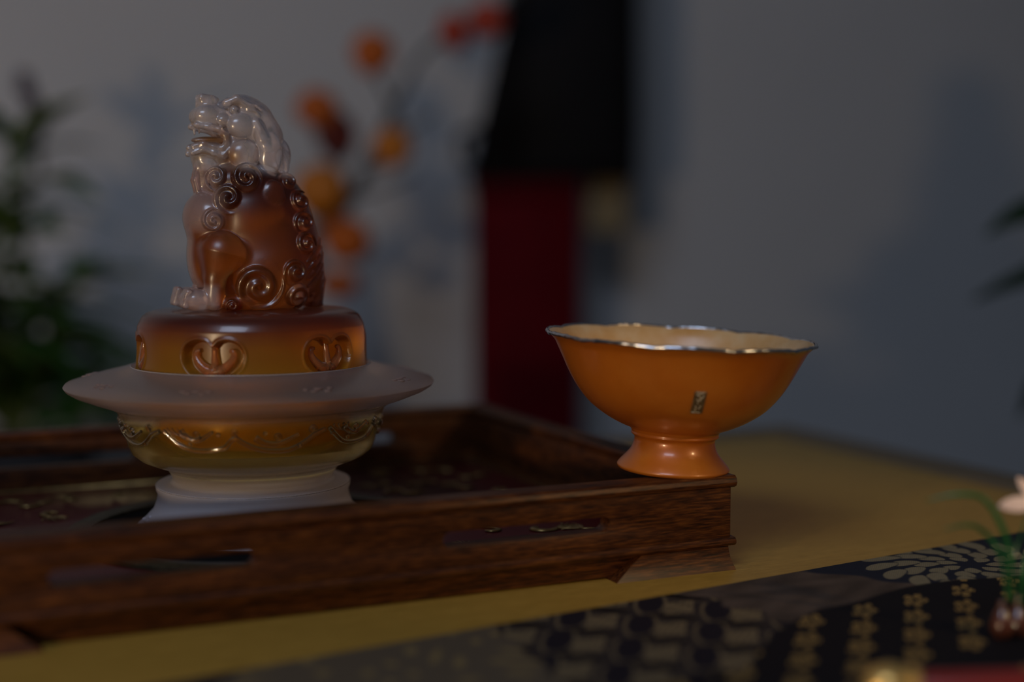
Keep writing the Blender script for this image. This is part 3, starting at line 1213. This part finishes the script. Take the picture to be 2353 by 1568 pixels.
g = Geo()
nu, nv = 6, 10
top_, bot_ = [], []
for j in range(nv + 1):
    for i in range(nu + 1):
        u, v = -13 + 26 * i / nu, -26 + 52 * j / nv
        top_.append(seal_pt(u, v, 0.00022))
        bot_.append(seal_pt(u, v, -0.0002))
g.v = top_ + bot_
nn = (nu + 1) * (nv + 1)
for j in range(nv):
    for i in range(nu):
        a = j * (nu + 1) + i
        g.f.append((a, a + 1, a + nu + 2, a + nu + 1))
        g.f.append((nn + a, nn + a + nu + 1, nn + a + nu + 2, nn + a + 1))
bd = [i for i in range(nu + 1)] + [(j + 1) * (nu + 1) + nu for j in range(nv)] + [nv * (nu + 1) + i for i in range(nu - 1, -1, -1)] + [j * (nu + 1) for j in range(nv - 1, 0, -1)]
for a, b in zip(bd, bd[1:] + bd[:1]):
    g.f.append((a, b, nn + b, nn + a))
sl = obj('seal_plate', g.mesh('seal_plate', True, 40), M_seal, bowl)
sl['label'] = 'small tarnished silver seal with raised figures'
g = Geo()


def seal_stroke(pts, r=0.00016):
    g.tube([seal_pt(u, v, 0.00026) for u, v in catmull(pts, 4)], r, 6)


seal_stroke([(9 * math.cos(a) * 0.6 + 3, 17 + 5 * math.sin(a)) for a in np.linspace(0.4, 2 * PI, 9)])
seal_stroke([(-8, 18), (-3, 19)])
seal_stroke([(-5, 8), (0, 5), (3, 9), (5, 4)])
seal_stroke([(-2, 3), (-2, -4)])
seal_stroke([(-5, -8), (-2, -12), (-5, -17), (-1, -19)])
seal_stroke([(3, -8), (6, -8)])
seal_stroke([(2, -13), (6, -13)])
seal_stroke([(-10, -23), (0, -23), (8, -23)])
seal_stroke([(-9, 24.5), (0, 24.5), (9, 24.5)])
obj('seal_figure', g.mesh('seal_figure'), M_sealfig, sl)

# ------------------------------------------------------------------ brocade runner
RO = onz(1200, 1425, 0.001)
RA = math.radians(7.85)
HR = 0.00042
runner_thick = 0.0011
ra = np.arange(-0.150, 0.260 + HR, HR)
rb = np.arange(0.0, 0.145 + HR, HR)
AA, BB2 = np.meshgrid(ra * 1000, rb * 1000, indexing='ij')     # millimetres along / across


def brocade(a, b):
    rs = np.random.RandomState(3)
    wob = 1.5 * np.sin(a * 0.21) + 1.2 * np.sin(b * 0.33 + 1)
    navy = np.array([0.020, 0.022, 0.034])
    brown = np.array([0.092, 0.064, 0.046])
    beige = np.array([0.30, 0.215, 0.105])
    dark = np.array([0.016, 0.013, 0.016])
    col = np.zeros(a.shape + (3,)) + dark
    # --- lattice of ringed discs and blocks
    v = (b - 6.2) / 17.2
    u = (a - 14.3 + 17.0 * v) / 29.6

    # motifs are drawn in a frame (p, q) sheared and stretched like the weave
    du, dv = u - np.round(u), v - np.round(v)
    p, q = du * 183 - dv * 17, -du * 31 + dv * 50
    lat = np.zeros(a.shape + (3,)) + np.array([0.040, 0.030, 0.027])
    R1 = np.hypot(p / 31, q / 24)
    ring = np.exp(-((R1 - 1.22) / 0.13) ** 2)
    tie = np.exp(-((p / 9) ** 2 + ((np.abs(q) - 27) / 7) ** 2))
    d2, e2 = (u - 0.445) - np.round(u - 0.445), (v - 0.50) - np.round(v - 0.50)
    p2, q2 = d2 * 183 - e2 * 17, -d2 * 31 + e2 * 50
    q2 = q2 + 0.06 * p2
    blk = ((np.abs(p2) < 35) & (np.abs(q2) < 14.5)).astype(float)
    hatch = 0.38 + 0.62 * ((np.sin(p2 * 0.21) * np.sin(q2 * 0.33 + p2 * 0.12)) > -0.25)
    blk = blk * hatch
    d3, e3 = (u - 0.40) - np.round(u - 0.40), (v - 0.93) - np.round(v - 0.93)
    p3, q3 = d3 * 183 - e3 * 17, -d3 * 31 + e3 * 50
    bar = ((np.abs(q3 - 0.10 * p3) < 6 - 0.05 * np.abs(p3)) & (np.abs(p3) < 56)).astype(float)
    edge = (np.exp(-((np.abs(q3 - 0.10 * p3) - 8.5) / 2.0) ** 2) * (np.abs(p3) < 60)) * 0.22
    w = np.clip(np.maximum(np.maximum(0.66 * ring, 0.78 * blk), np.maximum(edge, 0.7 * tie)), 0, 1)[..., None]
    lat = lat * (1 - w) + beige * w
    lat = np.where((R1 < 1.0)[..., None], np.array([0.018, 0.014, 0.019]), lat)
    lat = lat * (1 - 0.75 * bar[..., None])
    # --- zones
    left = sst(0, 3, (-8 - 0.28 * b) - a + wob)[..., None]         # pale woven patch
    lz_ = (1 - left)
    col = col * (1 - lz_) + lat * lz_
    fil = np.clip(np.sin(0.35 * a + 2.2 * np.sin(0.13 * b + 0.06 * a)) * np.sin(0.3 * b + 1.6 * np.sin(0.17 * a)) * 3 - 1.6, 0, 1)[..., None]
    pale = np.array([0.150, 0.110, 0.068]) * (1 - 0.6 * fil) + np.array([0.40, 0.27, 0.09]) * 0.6 * fil
    col = col * (1 - left) + pale * left
    ll = sst(0, 2, -88 - 0.9 * b - a + wob)[..., None]
    col = col * (1 - ll) + np.array([0.012, 0.014, 0.026]) * ll
    # brown plain weave patch
    bz_ = sst(0, 3, a - (60 + 0.10 * b) + 3 * np.sin(b * 0.35))
    mott = 0.5 + 0.5 * np.sin(0.19 * a + 1.8 * np.sin(0.21 * b)) * np.sin(0.27 * b + 0.09 * a)
    brn = brown[None, None] * (0.8 + 0.7 * mott[..., None])
    col = col * (1 - bz_[..., None]) + brn * bz_[..., None]
    # blue band
    bl = sst(0, 4, a - (112 + 0.55 * b) + 2 * np.sin(b * 0.3))
    col = col * (1 - bl[..., None]) + navy * bl[..., None]
    # big chrysanthemum
    cx, cy = 170.0, 26.0
    dx, dy = (a - cx), (b - cy) * 1.12
    R = np.hypot(dx, dy)
    TH_ = np.arctan2(dy, dx)
    pet = np.zeros(a.shape)
    for (r0, r1, n, ph) in ((5, 13, 7, 0.2), (11, 21, 10, 0.5), (18, 30, 13, 0.1), (26, 40, 17, 0.4)):
        q = (TH_ + 0.018 * R) * n / (2 * PI) + ph
        f = np.abs(q - np.round(q)) * 2
        wdt = np.sqrt(np.clip(1 - ((R - (r0 + r1) / 2) / ((r1 - r0) / 2)) ** 2, 0, 1))
        p_ = sst(0.10, 0.22, wdt * 0.86 - f)
        edge = ((R > r0) & (R < r1))
        pet = np.where(edge & (wdt > f), np.maximum(pet * 0.25, p_), pet)
    pm = (pet * (R < 40))[..., None]
    col = col * (1 - pm) + np.array([0.27, 0.225, 0.135]) * pm
    # black field with small gold blossoms
    kb = sst(0, 2.0, b - (36.5 + 2.2 * np.sin(a * 0.085) + np.where(a > 150, (a - 150) * 0.25, 0)) - np.clip(84 - a, 0, 60) * 0.55)
    blk2 = np.array([0.010, 0.008, 0.009]) * np.ones(a.shape + (1,))
    v3 = (b - 48.0) / 13.3
    u3 = (a - 117.0 + 14.5 * v3) / 22.4
    d1, d2 = u3 - np.round(u3), v3 - np.round(v3)
    fx, fy = d1 * 115, (-d1 * 25 + d2 * 40) * 1.75
    rr, tt = np.hypot(fx, fy), np.arctan2(fy, fx) + np.round(u3) * 1.3
    keep = (np.sin(np.round(u3) * 12.9 + np.round(v3) * 7.3) > -0.8)
    fl5 = (rr < 30 * (0.55 + 0.45 * np.abs(np.cos(2.5 * tt)))) & (rr > 6.5) & keep
    fl5 = fl5 & (np.abs(np.cos(2.5 * tt)) > 0.30) & (np.sin(rr * 0.55 + 3 * tt) > -0.75)
    gold = np.array([0.42, 0.26, 0.08])
    fw = fl5.astype(float)[..., None] * 0.85
    blk2 = blk2 * (1 - fw) + gold * fw
    col = col * (1 - kb[..., None]) + blk2 * kb[..., None]
    return col


bc = brocade(AA, BB2)
na, nb = len(ra), len(rb)
zz = np.full(AA.shape, runner_thick)
zz = zz - (runner_thick * 0.7) * np.clip(1 - BB2 / 0.9, 0, 1) ** 2
V = np.stack([np.repeat(ra[:, None], nb, 1), -np.repeat(rb[None, :], na, 0), zz], 2).reshape(-1, 3)
Vb = V.copy()
Vb[:, 2] = 0.00003
ii = (np.arange(na - 1)[:, None] * nb + np.arange(nb - 1)[None, :]).ravel()
Ft = np.stack([ii, ii + 1, ii + nb + 1, ii + nb], 1)[:, ::-1]
nt = len(V)
# the underside and rim only need the outline
ring = [i * nb for i in range(na)] + [(na - 1) * nb + j for j in range(1, nb)] + [i * nb + nb - 1 for i in range(na - 2, -1, -1)] + [j for j in range(nb - 2, 0, -1)]
Vr = V[ring].copy()
Vr[:, 2] = 0.00003
side = [(ring[k], ring[(k + 1) % len(ring)], nt + (k + 1) % len(ring), nt + k) for k in range(len(ring))]
me = bpy.data.meshes.new('table_runner')
allv = np.concatenate([V, Vr])
allf = [tuple(f) for f in Ft.tolist()] + side
me.from_pydata(allv.tolist(), [], allf)
me.update()
me.polygons.foreach_set('use_smooth', [True] * len(me.polygons))
at = me.color_attributes.new('tint', 'FLOAT_COLOR', 'POINT')
cc = np.concatenate([bc.reshape(-1, 3), bc.reshape(-1, 3)[ring]])
at.data.foreach_set('color', np.concatenate([cc, np.ones((len(cc), 1))], 1).astype(np.float32).ravel())
g = N('brocade')
a_ = g.n('ShaderNodeAttribute', attribute_name='tint')
wv = g.coord()
sep = g.n('ShaderNodeSeparateXYZ')
g.link(wv, sep.inputs[0])
w1 = g.math('SINE', g.math('MULTIPLY', sep.outputs[0], 2 * PI / 0.0011))
w2 = g.math('SINE', g.math('MULTIPLY', sep.outputs[1], 2 * PI / 0.0009))
wv_ = g.math('ADD', g.math('MULTIPLY', g.math('MULTIPLY', w1, w2), 0.5), 0.5)
fac = g.math('ADD', g.math('MULTIPLY', wv_, 0.45), g.math('MULTIPLY', g.noise(wv, 700, 3), 0.5))
g.set(Base_Color=g.mix(fac, g.mix(0.5, a_.outputs['Color'], (0.01, 0.008, 0.01)), a_.outputs['Color']), Roughness=0.75)
g.set(Specular_IOR_Level=0.12)
g.bump(wv_, 0.5, 0.0003)
run = obj('table_runner', me, g.m, None, (RO[0], RO[1], T + 0.00002), RA)
tag(run, 'dark patterned brocade runner with discs, blossoms and a chrysanthemum on the table', 'table runner')

# ------------------------------------------------------------------ miniature flowering bulb on the runner
MB = onz(2318, 1466, runner_thick)
DM = float(np.dot(MB - CAM, FW))
PM = DM / FPX
mini = thing('miniature_bulb_plant', 'tiny ornamental bulb plant with curved green blades and a cream blossom on the runner', 'ornament', (MB[0], MB[1], T + runner_thick), -YAW)
g = N('glossy_green')
g.set(Base_Color=g.ramp(g.noise(g.coord(), 90), [(0.3, (0.008, 0.075, 0.016)), (0.7, (0.018, 0.15, 0.035))]), Roughness=0.3, Coat_Weight=0.4)
M_blade = g.m
g = N('bulb_skin')
g.set(Base_Color=g.ramp(g.noise(g.coord((1, 1, 0.3)), 500, 3), [(0.3, (0.030, 0.010, 0.006)), (0.6, (0.12, 0.035, 0.018)), (0.75, (0.20, 0.12, 0.10))]), Roughness=0.25, Coat_Weight=0.6)
M_bulb = g.m
M_petal = plain('cream_petal', (0.90, 0.66, 0.54), 0.4, var=0.08)
M_heartp = plain('yellow_corona', (0.80, 0.50, 0.10), 0.4)


def mp(px, py, v=0.0):
    return ((px - 2318) * PM, v, (1466 - py) * PM)


for (x, v, r, h) in ((-20, -8, 26, 88), (22, 6, 28, 96), (0, 34, 24, 78)):
    pr = [(0, 0), (r * 0.55, 1), (r * 0.95, 16), (r, 32), (r * 0.8, 52), (r * 0.42, 72), (r * 0.28, h), (0, h + 2)]
    pr = [(max(0, float(a)), float(b)) for a, b in catmull(pr, 3)]
    obj('bulb', lathe('bulb', [(a * PM, max(0, b) * PM) for a, b in pr], 20), M_bulb, mini, (x * PM, v * PM, 0))


def blade(pts, w):
    P = catmull([mp(*p) for p in pts], 6)
    m = len(P)
    rr = [w * PM * min(1, 0.55 + 1.3 * k / m) * (1 - (k / (m - 1)) ** 3 * 0.8) for k in range(m)]
    obj('blade', tube('blade', P, rr, 8), M_blade, mini)


blade([(2324, 1385, 0), (2318, 1310, -0.001), (2298, 1225, -0.002), (2268, 1165, -0.002), (2235, 1134, -0.002), (2180, 1132, -0.001), (2120, 1147, 0)], 7.5)
blade([(2316, 1385, 0.001), (2308, 1300, 0.002), (2285, 1250, 0.002), (2248, 1214, 0.002), (2215, 1207, 0.002), (2168, 1217, 0.002)], 6.5)
blade([(2340, 1385, -0.002), (2338, 1330, -0.003), (2346, 1280, -0.003), (2368, 1230, -0.003), (2400, 1200, -0.003)], 9)
blade([(2332, 1385, 0.004), (2336, 1300, 0.005), (2352, 1240, 0.005), (2372, 1172, 0.005)], 4.5)


def petal_mesh(L, w):
    g_ = Geo()
    n = 9
    for s_ in (0, 1):
        for i in range(n + 1):
            t = i / n
            ww = w * math.sin(PI * min(1, 0.08 + 0.92 * t)) ** 0.7
            for j in (-1, -0.5, 0, 0.5, 1):
                g_.v.append((L * t, ww * j, 0.25 * L * t * t + 0.25 * ww * j * j + (s_ * 0.0003)))
    q = (n + 1) * 5
    for s_ in (0, 1):
        for i in range(n):
            for j in range(4):
                a = s_ * q + i * 5 + j
                g_.f.append((a, a + 1, a + 6, a + 5))
    for i in range(n):
        for j in (0, 4):
            a = i * 5 + j
            g_.f.append((a, a + 5, q + a + 5, q + a))
    for i in (0, n):
        for j in range(4):
            a = i * 5 + j
            g_.f.append((a, a + 1, q + a + 1, q + a))
    return g_.mesh('petal')


fc = mp(2390, 1158, 0.005)
pmesh = petal_mesh(104 * PM, 19 * PM)
for k in range(6):
    p_ = obj('petal', pmesh, M_petal, mini, fc)
    if k:
        p_.scale = (0.68, 0.75, 0.7)
    p_.rotation_euler = (Matrix.Rotation(math.radians(62), 3, 'X') @ Matrix.Rotation(math.radians(-170 - 60 * k), 3, 'Z')).to_euler()
g = Geo()
g.ball((fc[0], fc[1] - 0.001, fc[2]), 14 * PM)
obj('corona', g.mesh('corona'), M_heartp, mini)

# ------------------------------------------------------------------ red lacquer stick with a gold finial lying on the runner
FC = onz(2045, 1577, runner_thick + 0.0058)
DF = float(np.dot(FC - CAM, FW))
PF = DF / FPX
sd_ = thing('lacquer_stick', 'red lacquered stick with a round gold finial lying on the runner', 'stick', (FC[0], FC[1], T + runner_thick), -YAW + math.radians(4))
sh = lathe('shaft', [(0, 0.004), (0.0040, 0.004), (0.0046, 0.0052), (0.0046, 0.082), (0.0042, 0.084), (0, 0.084)], 32)
sh.transform(Matrix.Translation((0, 0, 0.0046)) @ Matrix.Rotation(PI / 2, 4, 'Y'))
M_redst = plain('bright_red_lacquer', (0.20, 0.018, 0.012), 0.3, coat=0.5)
obj('shaft', sh, M_redst, sd_)
fi = lathe('finial', [(0, -0.0062), (0.0030, -0.0058), (0.0050, -0.0035), (0.0057, 0.0), (0.0051, 0.0030), (0.0041, 0.0042), (0.0050, 0.0050), (0.0050, 0.0062), (0, 0.0062)], 32, 40)
fi.transform(Matrix.Translation((0, 0, 0.0057)) @ Matrix.Rotation(PI / 2, 4, 'Y'))
obj('finial', fi, M_brass, sd_)
kn = Geo()
for k in range(3):
    kn.ball((-0.0080 - 0.002 * k, 0.001 * (k - 1), 0.0022 + 0.0006 * (k % 2)), (0.0022, 0.0022, 0.0022))
obj('cord_knot', kn.mesh('cord_knot'), plain('mauve_cord', (0.16, 0.06, 0.05), 0.5), sd_)

# ------------------------------------------------------------------ background: side console
CZ = T - 0.16
cons = thing('side_console', 'low dark console hidden behind the tea table, carrying the plant and vase', 'console', (0, 0, 0))
CX0, CX1, CY0, CY1 = -0.62, 0.12, 0.60, 0.86
obj('console_top', box_mesh('console_top', CX0, CX1, CY0, CY1, CZ - 0.025, CZ, 0.003), M_rose, cons)
for x in (CX0 + 0.02, CX1 - 0.06):
    for y in (CY0 + 0.02, CY1 - 0.06):
        obj('leg', box_mesh('leg', x, x + 0.04, y, y + 0.04, 0, CZ - 0.0251, 0.002), M_rose, cons)

# red pillar with a black case on it
DP = 1.66
PP = DP / FPX
pc = atd(1210, 700, DP)
ctop = 0.12 + (515 - 418) * PP
pil = thing('red_pedestal', 'out-of-focus dark red lacquered pedestal under the black case', 'pedestal', (pc[0], pc[1], 0), -YAW)
hw = 118 * PP
M_pillar_trim = plain('dark_red_trim', (0.08, 0.001, 0.004), 0.6, Specular_IOR_Level=0.05)
obj('pedestal_shaft', box_mesh('pedestal_shaft', -hw, hw, -hw, hw, 0.06, T + ctop - 0.02, 0.004), M_redcol, pil)
obj('plinth', box_mesh('plinth', -hw * 1.35, hw * 1.35, -hw * 1.35, hw * 1.35, 0, 0.06, 0.006), M_pillar_trim, pil)
obj('capital', box_mesh('capital', -hw * 1.03, hw * 1.03, -hw * 1.03, hw * 1.03, T + ctop - 0.02, T + ctop - 0.0002, 0.003), M_pillar_trim, pil)
cs = thing('black_case', 'out-of-focus tall black case with one slanted side on the red pedestal', 'case', (pc[0], pc[1], T + ctop), -YAW)


def kx(px):
    return (px - 1210) * PP


def ky(py):
    return (418 - py) * PP


outl = [(kx(1088), 0.0043), (kx(1442), 0.0043), (kx(1446), ky(300)), (kx(1440), ky(-230)), (kx(1172), ky(-230)), (kx(1165), ky(80)), (kx(1120), ky(270))]
cm = plate('case_body', [outl], 0.11, 0.004)
cm.transform(Matrix.Rotation(PI / 2, 4, 'X'))
cb = obj('case_body', cm, M_blackcase, cs)
obj('door_panel', box_mesh('door_panel', kx(1200), kx(1415), -0.0590, -0.0552, ky(395), ky(-200), 0.0015), plain('case_panel', (0.009, 0.008, 0.009), 0.6, Specular_IOR_Level=0.1), cs)
g = Geo()
g.tube([(kx(1108), -0.02, ky(385)), (kx(1065), -0.02, ky(372)), (kx(1060), -0.02, ky(320)), (kx(1115), -0.02, ky(300))], 0.006, 8)
obj('side_handle', g.mesh('side_handle'), plain('brown_handle', (0.035, 0.022, 0.018), 0.6), cs)
tg = tag(obj('hanging_tag', box_mesh('hanging_tag', kx(1346), kx(1440), -0.012, -0.006, ky(535), 0.0002, 0.002), M_beige, None, (pc[0], pc[1], T + ctop), -YAW),
         'small beige tag hanging under the black case beside the red pedestal', 'tag')

# ------------------------------------------------------------------ branch of orange lantern fruit in a vase
DFb = 1.33
PFb = DFb / FPX
vb = atd(600, 900, DFb)
vx, vy = vb[0], vb[1]
vase = thing('slim_vase', 'slim dark vase behind the lion, holding the branch of orange lantern fruit', 'vase', (vx, vy, CZ), -YAW)
vz = (0.12 - (640 - 515) * PFb) + T - CZ
vp = [(0, 0), (0.028, 0), (0.030, 0.004), (0.036, vz * 0.3), (0.034, vz * 0.55), (0.020, vz * 0.85), (0.018, vz * 0.95), (0.021, vz), (0.018, vz), (0.015, vz * 0.94), (0.014, vz * 0.7), (0, vz * 0.68)]
obj('vase_body', lathe('vase_body', vp, 48, 40), plain('vase_glaze', (0.03, 0.03, 0.035), 0.3), vase)
br = thing('lantern_branch', 'branch with orange and red lantern-like fruit blurred behind the lion', 'branch', (vx, vy, CZ), -YAW)


def bp(px, py, v=0.0):
    p = atd(px, py, DFb + v) - np.array([vx, vy, CZ - T])
    c_, s_ = math.cos(YAW), math.sin(YAW)
    return np.array([p[0] * c_ - p[1] * s_, p[0] * s_ + p[1] * c_, p[2]])


M_stem = plain('grey_brown_twig', (0.045, 0.048, 0.050), 0.7)
base_pt = (0, 0, vz * 0.72)
main = [base_pt, (0.004, 0, vz * 0.98), bp(660, 590), bp(735, 530), bp(800, 460), bp(870, 330), bp(915, 230), bp(975, 120), bp(1060, 70), bp(1150, 20), bp(1210, -60)]
P = catmull(main, 5)
obj('stem', tube('stem', P, [0.004 if k < 7 else 0.0115 - 0.0085 * min(1, 1.5 * k / len(P)) for k in range(len(P))], 8), M_stem, br)
twigs = [((905, 250), (870, 180), (856, 150)), ((800, 460), (770, 380), (760, 330)), ((835, 390), (880, 380), (900, 365)), ((760, 505), (745, 470), (738, 450)), ((720, 540), (760, 545), (790, 545)), ((690, 570), (740, 620), (770, 640)), ((1060, 70), (1050, 75), (1045, 78)), ((1120, 35), (1120, 40), (1118, 45)), ((905, 250), (930, 300), (1000, 260)), ((800, 460), (890, 430), (960, 400))]
for tw in twigs:
    Q = catmull([bp(*q) for q in tw], 4)
    obj('twig', tube('twig', Q, [0.003 - 0.0012 * k / len(Q) for k in range(len(Q))], 6), M_stem, br)


def lantern_mesh(r, h):
    pr = [(0, 0.5 * h), (0.12 * r, 0.49 * h), (0.7 * r, 0.36 * h), (r, 0.08 * h), (0.92 * r, -0.15 * h), (0.55 * r, -0.36 * h), (0.15 * r, -0.49 * h), (0, -0.52 * h)]
    pr = [(max(0, float(a)), float(b)) for a, b in catmull(pr, 3)]

    def rf(i, rr, z, a):
        return rr * (1 + 0.10 * abs(math.cos(3 * a))), z
    return lathe('lantern_fruit', pr, 48, 60, rfun=rf)


M_or = plain('orange_husk', (0.62, 0.13, 0.010), 0.5)
M_or2 = plain('amber_husk', (0.66, 0.20, 0.010), 0.5)
M_rd = plain('red_husk', (0.48, 0.050, 0.020), 0.5)
M_dr = plain('dark_red_husk', (0.14, 0.014, 0.008), 0.5)
lm = {}
for (px, py, r, h, m, rot, v) in ((855, 122, 46, 104, M_or, 0.1, 0), (728, 252, 46, 96, M_or, -0.5, -0.02), (772, 312, 44, 128, M_dr, -0.2, 0.01), (900, 340, 44, 98, M_or2, 0.2, 0), (737, 440, 56, 130, M_or2, 0.0, -0.02),
                                  (796, 553, 54, 112, M_or, 0.5, 0), (778, 655, 46, 66, M_or, 0.2, 0.01), (1042, 74, 42, 74, M_rd, 1.2, 0), (1118, 48, 44, 90, M_rd, 0.6, 0.01), (700, 610, 34, 80, M_dr, 0.3, 0.02)):
    fm = lantern_mesh(r * PFb, h * PFb)
    fm.materials.append(m)
    q = obj('lantern_fruit', fm, None, br, bp(px, py, v))
    q.rotation_euler = (0.25, rot, random.uniform(0, 3))

# ------------------------------------------------------------------ leafy plants
M_leaf = plain('dark_leaf', (0.035, 0.120, 0.014), 0.55, var=0.35, scale=20)
M_leaf2 = plain('olive_leaf', (0.085, 0.135, 0.028), 0.55, var=0.3, scale=20)
M_leaf3 = plain('blackish_green_blade', (0.016, 0.034, 0.016), 0.6, var=0.3, scale=20, Specular_IOR_Level=0.1)
M_spike = plain('mauve_spike', (0.085, 0.060, 0.085), 0.7)
M_pot = plain('dark_pot', (0.05, 0.045, 0.045), 0.5)


def leaf_mesh(L, w, droop):
    g_ = Geo()
    n = 8
    for s_ in (0, 1):
        for i in range(n + 1):
            t = i / n
            ww = w * (math.sin(PI * (0.06 + 0.94 * t) ** 0.75) + 0.03)
            x = L * (t - droop * 0.25 * t * t)
            z = L * (-droop * t * t) - s_ * 0.0006
            for j in (-1, 0, 1):
                g_.v.append((x, ww * j, z + abs(j) * ww * 0.35))
    q = (n + 1) * 3
    for s_ in (0, 1):
        for i in range(n):
            for j in range(2):
                a = s_ * q + i * 3 + j
                g_.f.append((a, a + 1, a + 4, a + 3))
    for i in range(n):
        for j in (0, 2):
            a = i * 3 + j
            g_.f.append((a, a + 3, q + a + 3, q + a))
    for i in (0, n):
        for j in range(2):
            a = i * 3 + j
            g_.f.append((a, a + 1, q + a + 1, q + a))
    return g_.mesh('leaf')


def leaf_at(parent, me_, p0, d, roll=0.0):
    d = Vector(d).normalized()
    z = Vector((0, 0, 1))
    y = z.cross(d)
    if y.length < 1e-4:
        y = Vector((0, 1, 0))
    y.normalize()
    zz_ = d.cross(y)
    m = Matrix((d, y, zz_)).transposed().to_4x4()
    o_ = obj('leaf', me_, None, parent)
    o_.matrix_local = Matrix.Translation(Vector(p0)) @ m @ Matrix.Rotation(roll, 4, 'X')
    return o_


DL = 1.22
PL = DL / FPX
lb = atd(40, 960, DL)
plant = thing('green_pot_plant', 'bushy dark green potted plant with a mauve flower spike, blurred beside the lion', 'plant', (lb[0], lb[1], CZ), -YAW)
zb = 0.12 - (1010 - 515) * PL + T - CZ
obj('pot', lathe('pot', [(0, 0), (0.05, 0), (0.062, zb * 0.5), (0.066, zb), (0.060, zb), (0.057, zb - 0.01), (0, zb - 0.012)], 40, 40), M_pot, plant)


def lp(px, py, v=0.0):
    return np.array([(px - 40) * PL, v, zb + (1010 - py) * PL])


leaf_kinds = []
for i, (L, w, dr) in enumerate(((0.13, 0.014, 0.45), (0.10, 0.013, 0.3), (0.08, 0.015, 0.5))):
    a = leaf_mesh(L, w, dr)
    a.materials.append(M_leaf if i != 1 else M_leaf2)
    leaf_kinds.append(a)
rnd = random.Random(11)
stems = [((40, 1015), (60, 800), (70, 560), (85, 430)), ((40, 1015), (0, 820), (-30, 600), (10, 460)), ((40, 1015), (110, 860), (190, 700), (250, 590)), ((40, 1015), (130, 930), (230, 850), (300, 800)), ((40, 1015), (-60, 850), (-120, 640)), ((40, 1015), (20, 700), (60, 420), (105, 310))]
for si, stp in enumerate(stems):
    vv = rnd.uniform(-0.05, 0.05)
    Q = catmull([lp(px, py, vv * k / 3) for k, (px, py) in enumerate(stp)], 5)
    obj('stem', tube('stem', Q, 0.0025, 6), M_leaf2, plant)
    nl = (14, 12, 8, 7, 8, 9)[si]
    for k in range(nl):
        q = Q[int((0.15 + 0.85 * k / nl) * (len(Q) - 1))]
        a = rnd.uniform(0, 2 * PI)
        leaf_at(plant, leaf_kinds[rnd.randrange(3)], q, (math.cos(a), math.sin(a), rnd.uniform(0.25, 1.1)), rnd.uniform(-0.4, 0.4))
for k in range(30):
    a = rnd.uniform(0, 2 * PI)
    leaf_at(plant, leaf_kinds[0], lp(30 + rnd.uniform(-70, 90), rnd.uniform(700, 1000), rnd.uniform(-0.03, 0.03)), (math.cos(a), math.sin(a), rnd.uniform(0.1, 0.7)))
g = Geo()
for k in range(26):
    t = k / 25
    p = lp(72 + 40 * t + rnd.uniform(-8, 8), 180 + 120 * t, rnd.uniform(-0.004, 0.004))
    g.ball(p, 0.0045 + 0.002 * math.sin(PI * t), 8, 6)
g.tube([lp(112, 300), lp(105, 330), lp(105, 400)], 0.003, 6)
obj('flower_spike', g.mesh('flower_spike'), M_spike, plant)

# plant beyond the right edge whose blades reach into the picture
DRr = 0.95
PR = DRr / FPX
rbp = atd(2560, 1000, DRr)
rp = thing('broad_blade_plant', 'dark bladed plant whose leaf tips reach in at the picture edge right of the bowl', 'plant', (rbp[0], rbp[1], 0), -YAW)
rzb = 0.55
obj('pot', lathe('pot', [(0, 0), (0.09, 0), (0.11, 0.3), (0.115, rzb), (0.105, rzb), (0.10, rzb - 0.02), (0, rzb - 0.02)], 40, 40), M_pot, rp)


def rpp(px, py, v=0.0):
    return np.array([(px - 2560) * PR, v, T + 0.12 - (py - 515) * PR])


def strap(pts, w):
    Q = catmull([rpp(*p) for p in pts], 6)
    m = len(Q)
    g_ = Geo()
    for s_ in (0, 1):
        for i, q in enumerate(Q):
            t = i / (m - 1)
            ww = w * math.sin(PI * (0.12 + 0.88 * t)) ** 0.8 + 0.0006
            for j in (-1, 0, 1):
                g_.v.append((q[0], q[1] + ww * j * 0.55 + s_ * 0.0006, q[2] + ww * j * 0.8))
    qn = m * 3
    for s_ in (0, 1):
        for i in range(m - 1):
            for j in range(2):
                a = s_ * qn + i * 3 + j
                g_.f.append((a, a + 1, a + 4, a + 3))
    for i in range(m - 1):
        for j in (0, 2):
            a = i * 3 + j
            g_.f.append((a, a + 3, qn + a + 3, qn + a))
    for i in (0, m - 1):
        for j in range(2):
            a = i * 3 + j
            g_.f.append((a, a + 1, qn + a + 1, qn + a))
    obj('leaf', g_.mesh('leaf'), M_leaf3, rp)


b0 = (2560, 1560)
for pts, w in (([b0, (2545, 1100), (2500, 700), (2420, 500), (2330, 490), (2250, 540)], 0.014), ([b0, (2550, 1150), (2520, 800), (2440, 620), (2330, 640), (2225, 690)], 0.010),
               ([b0, (2545, 1200), (2500, 950), (2430, 860), (2370, 900), (2340, 960)], 0.014), ([b0, (2570, 1100), (2600, 700), (2680, 500)], 0.014), ([b0, (2560, 1000), (2540, 500), (2480, 300), (2400, 330)], 0.012), ([b0, (2580, 1200), (2650, 900), (2760, 800)], 0.014)):
    strap(pts, w)
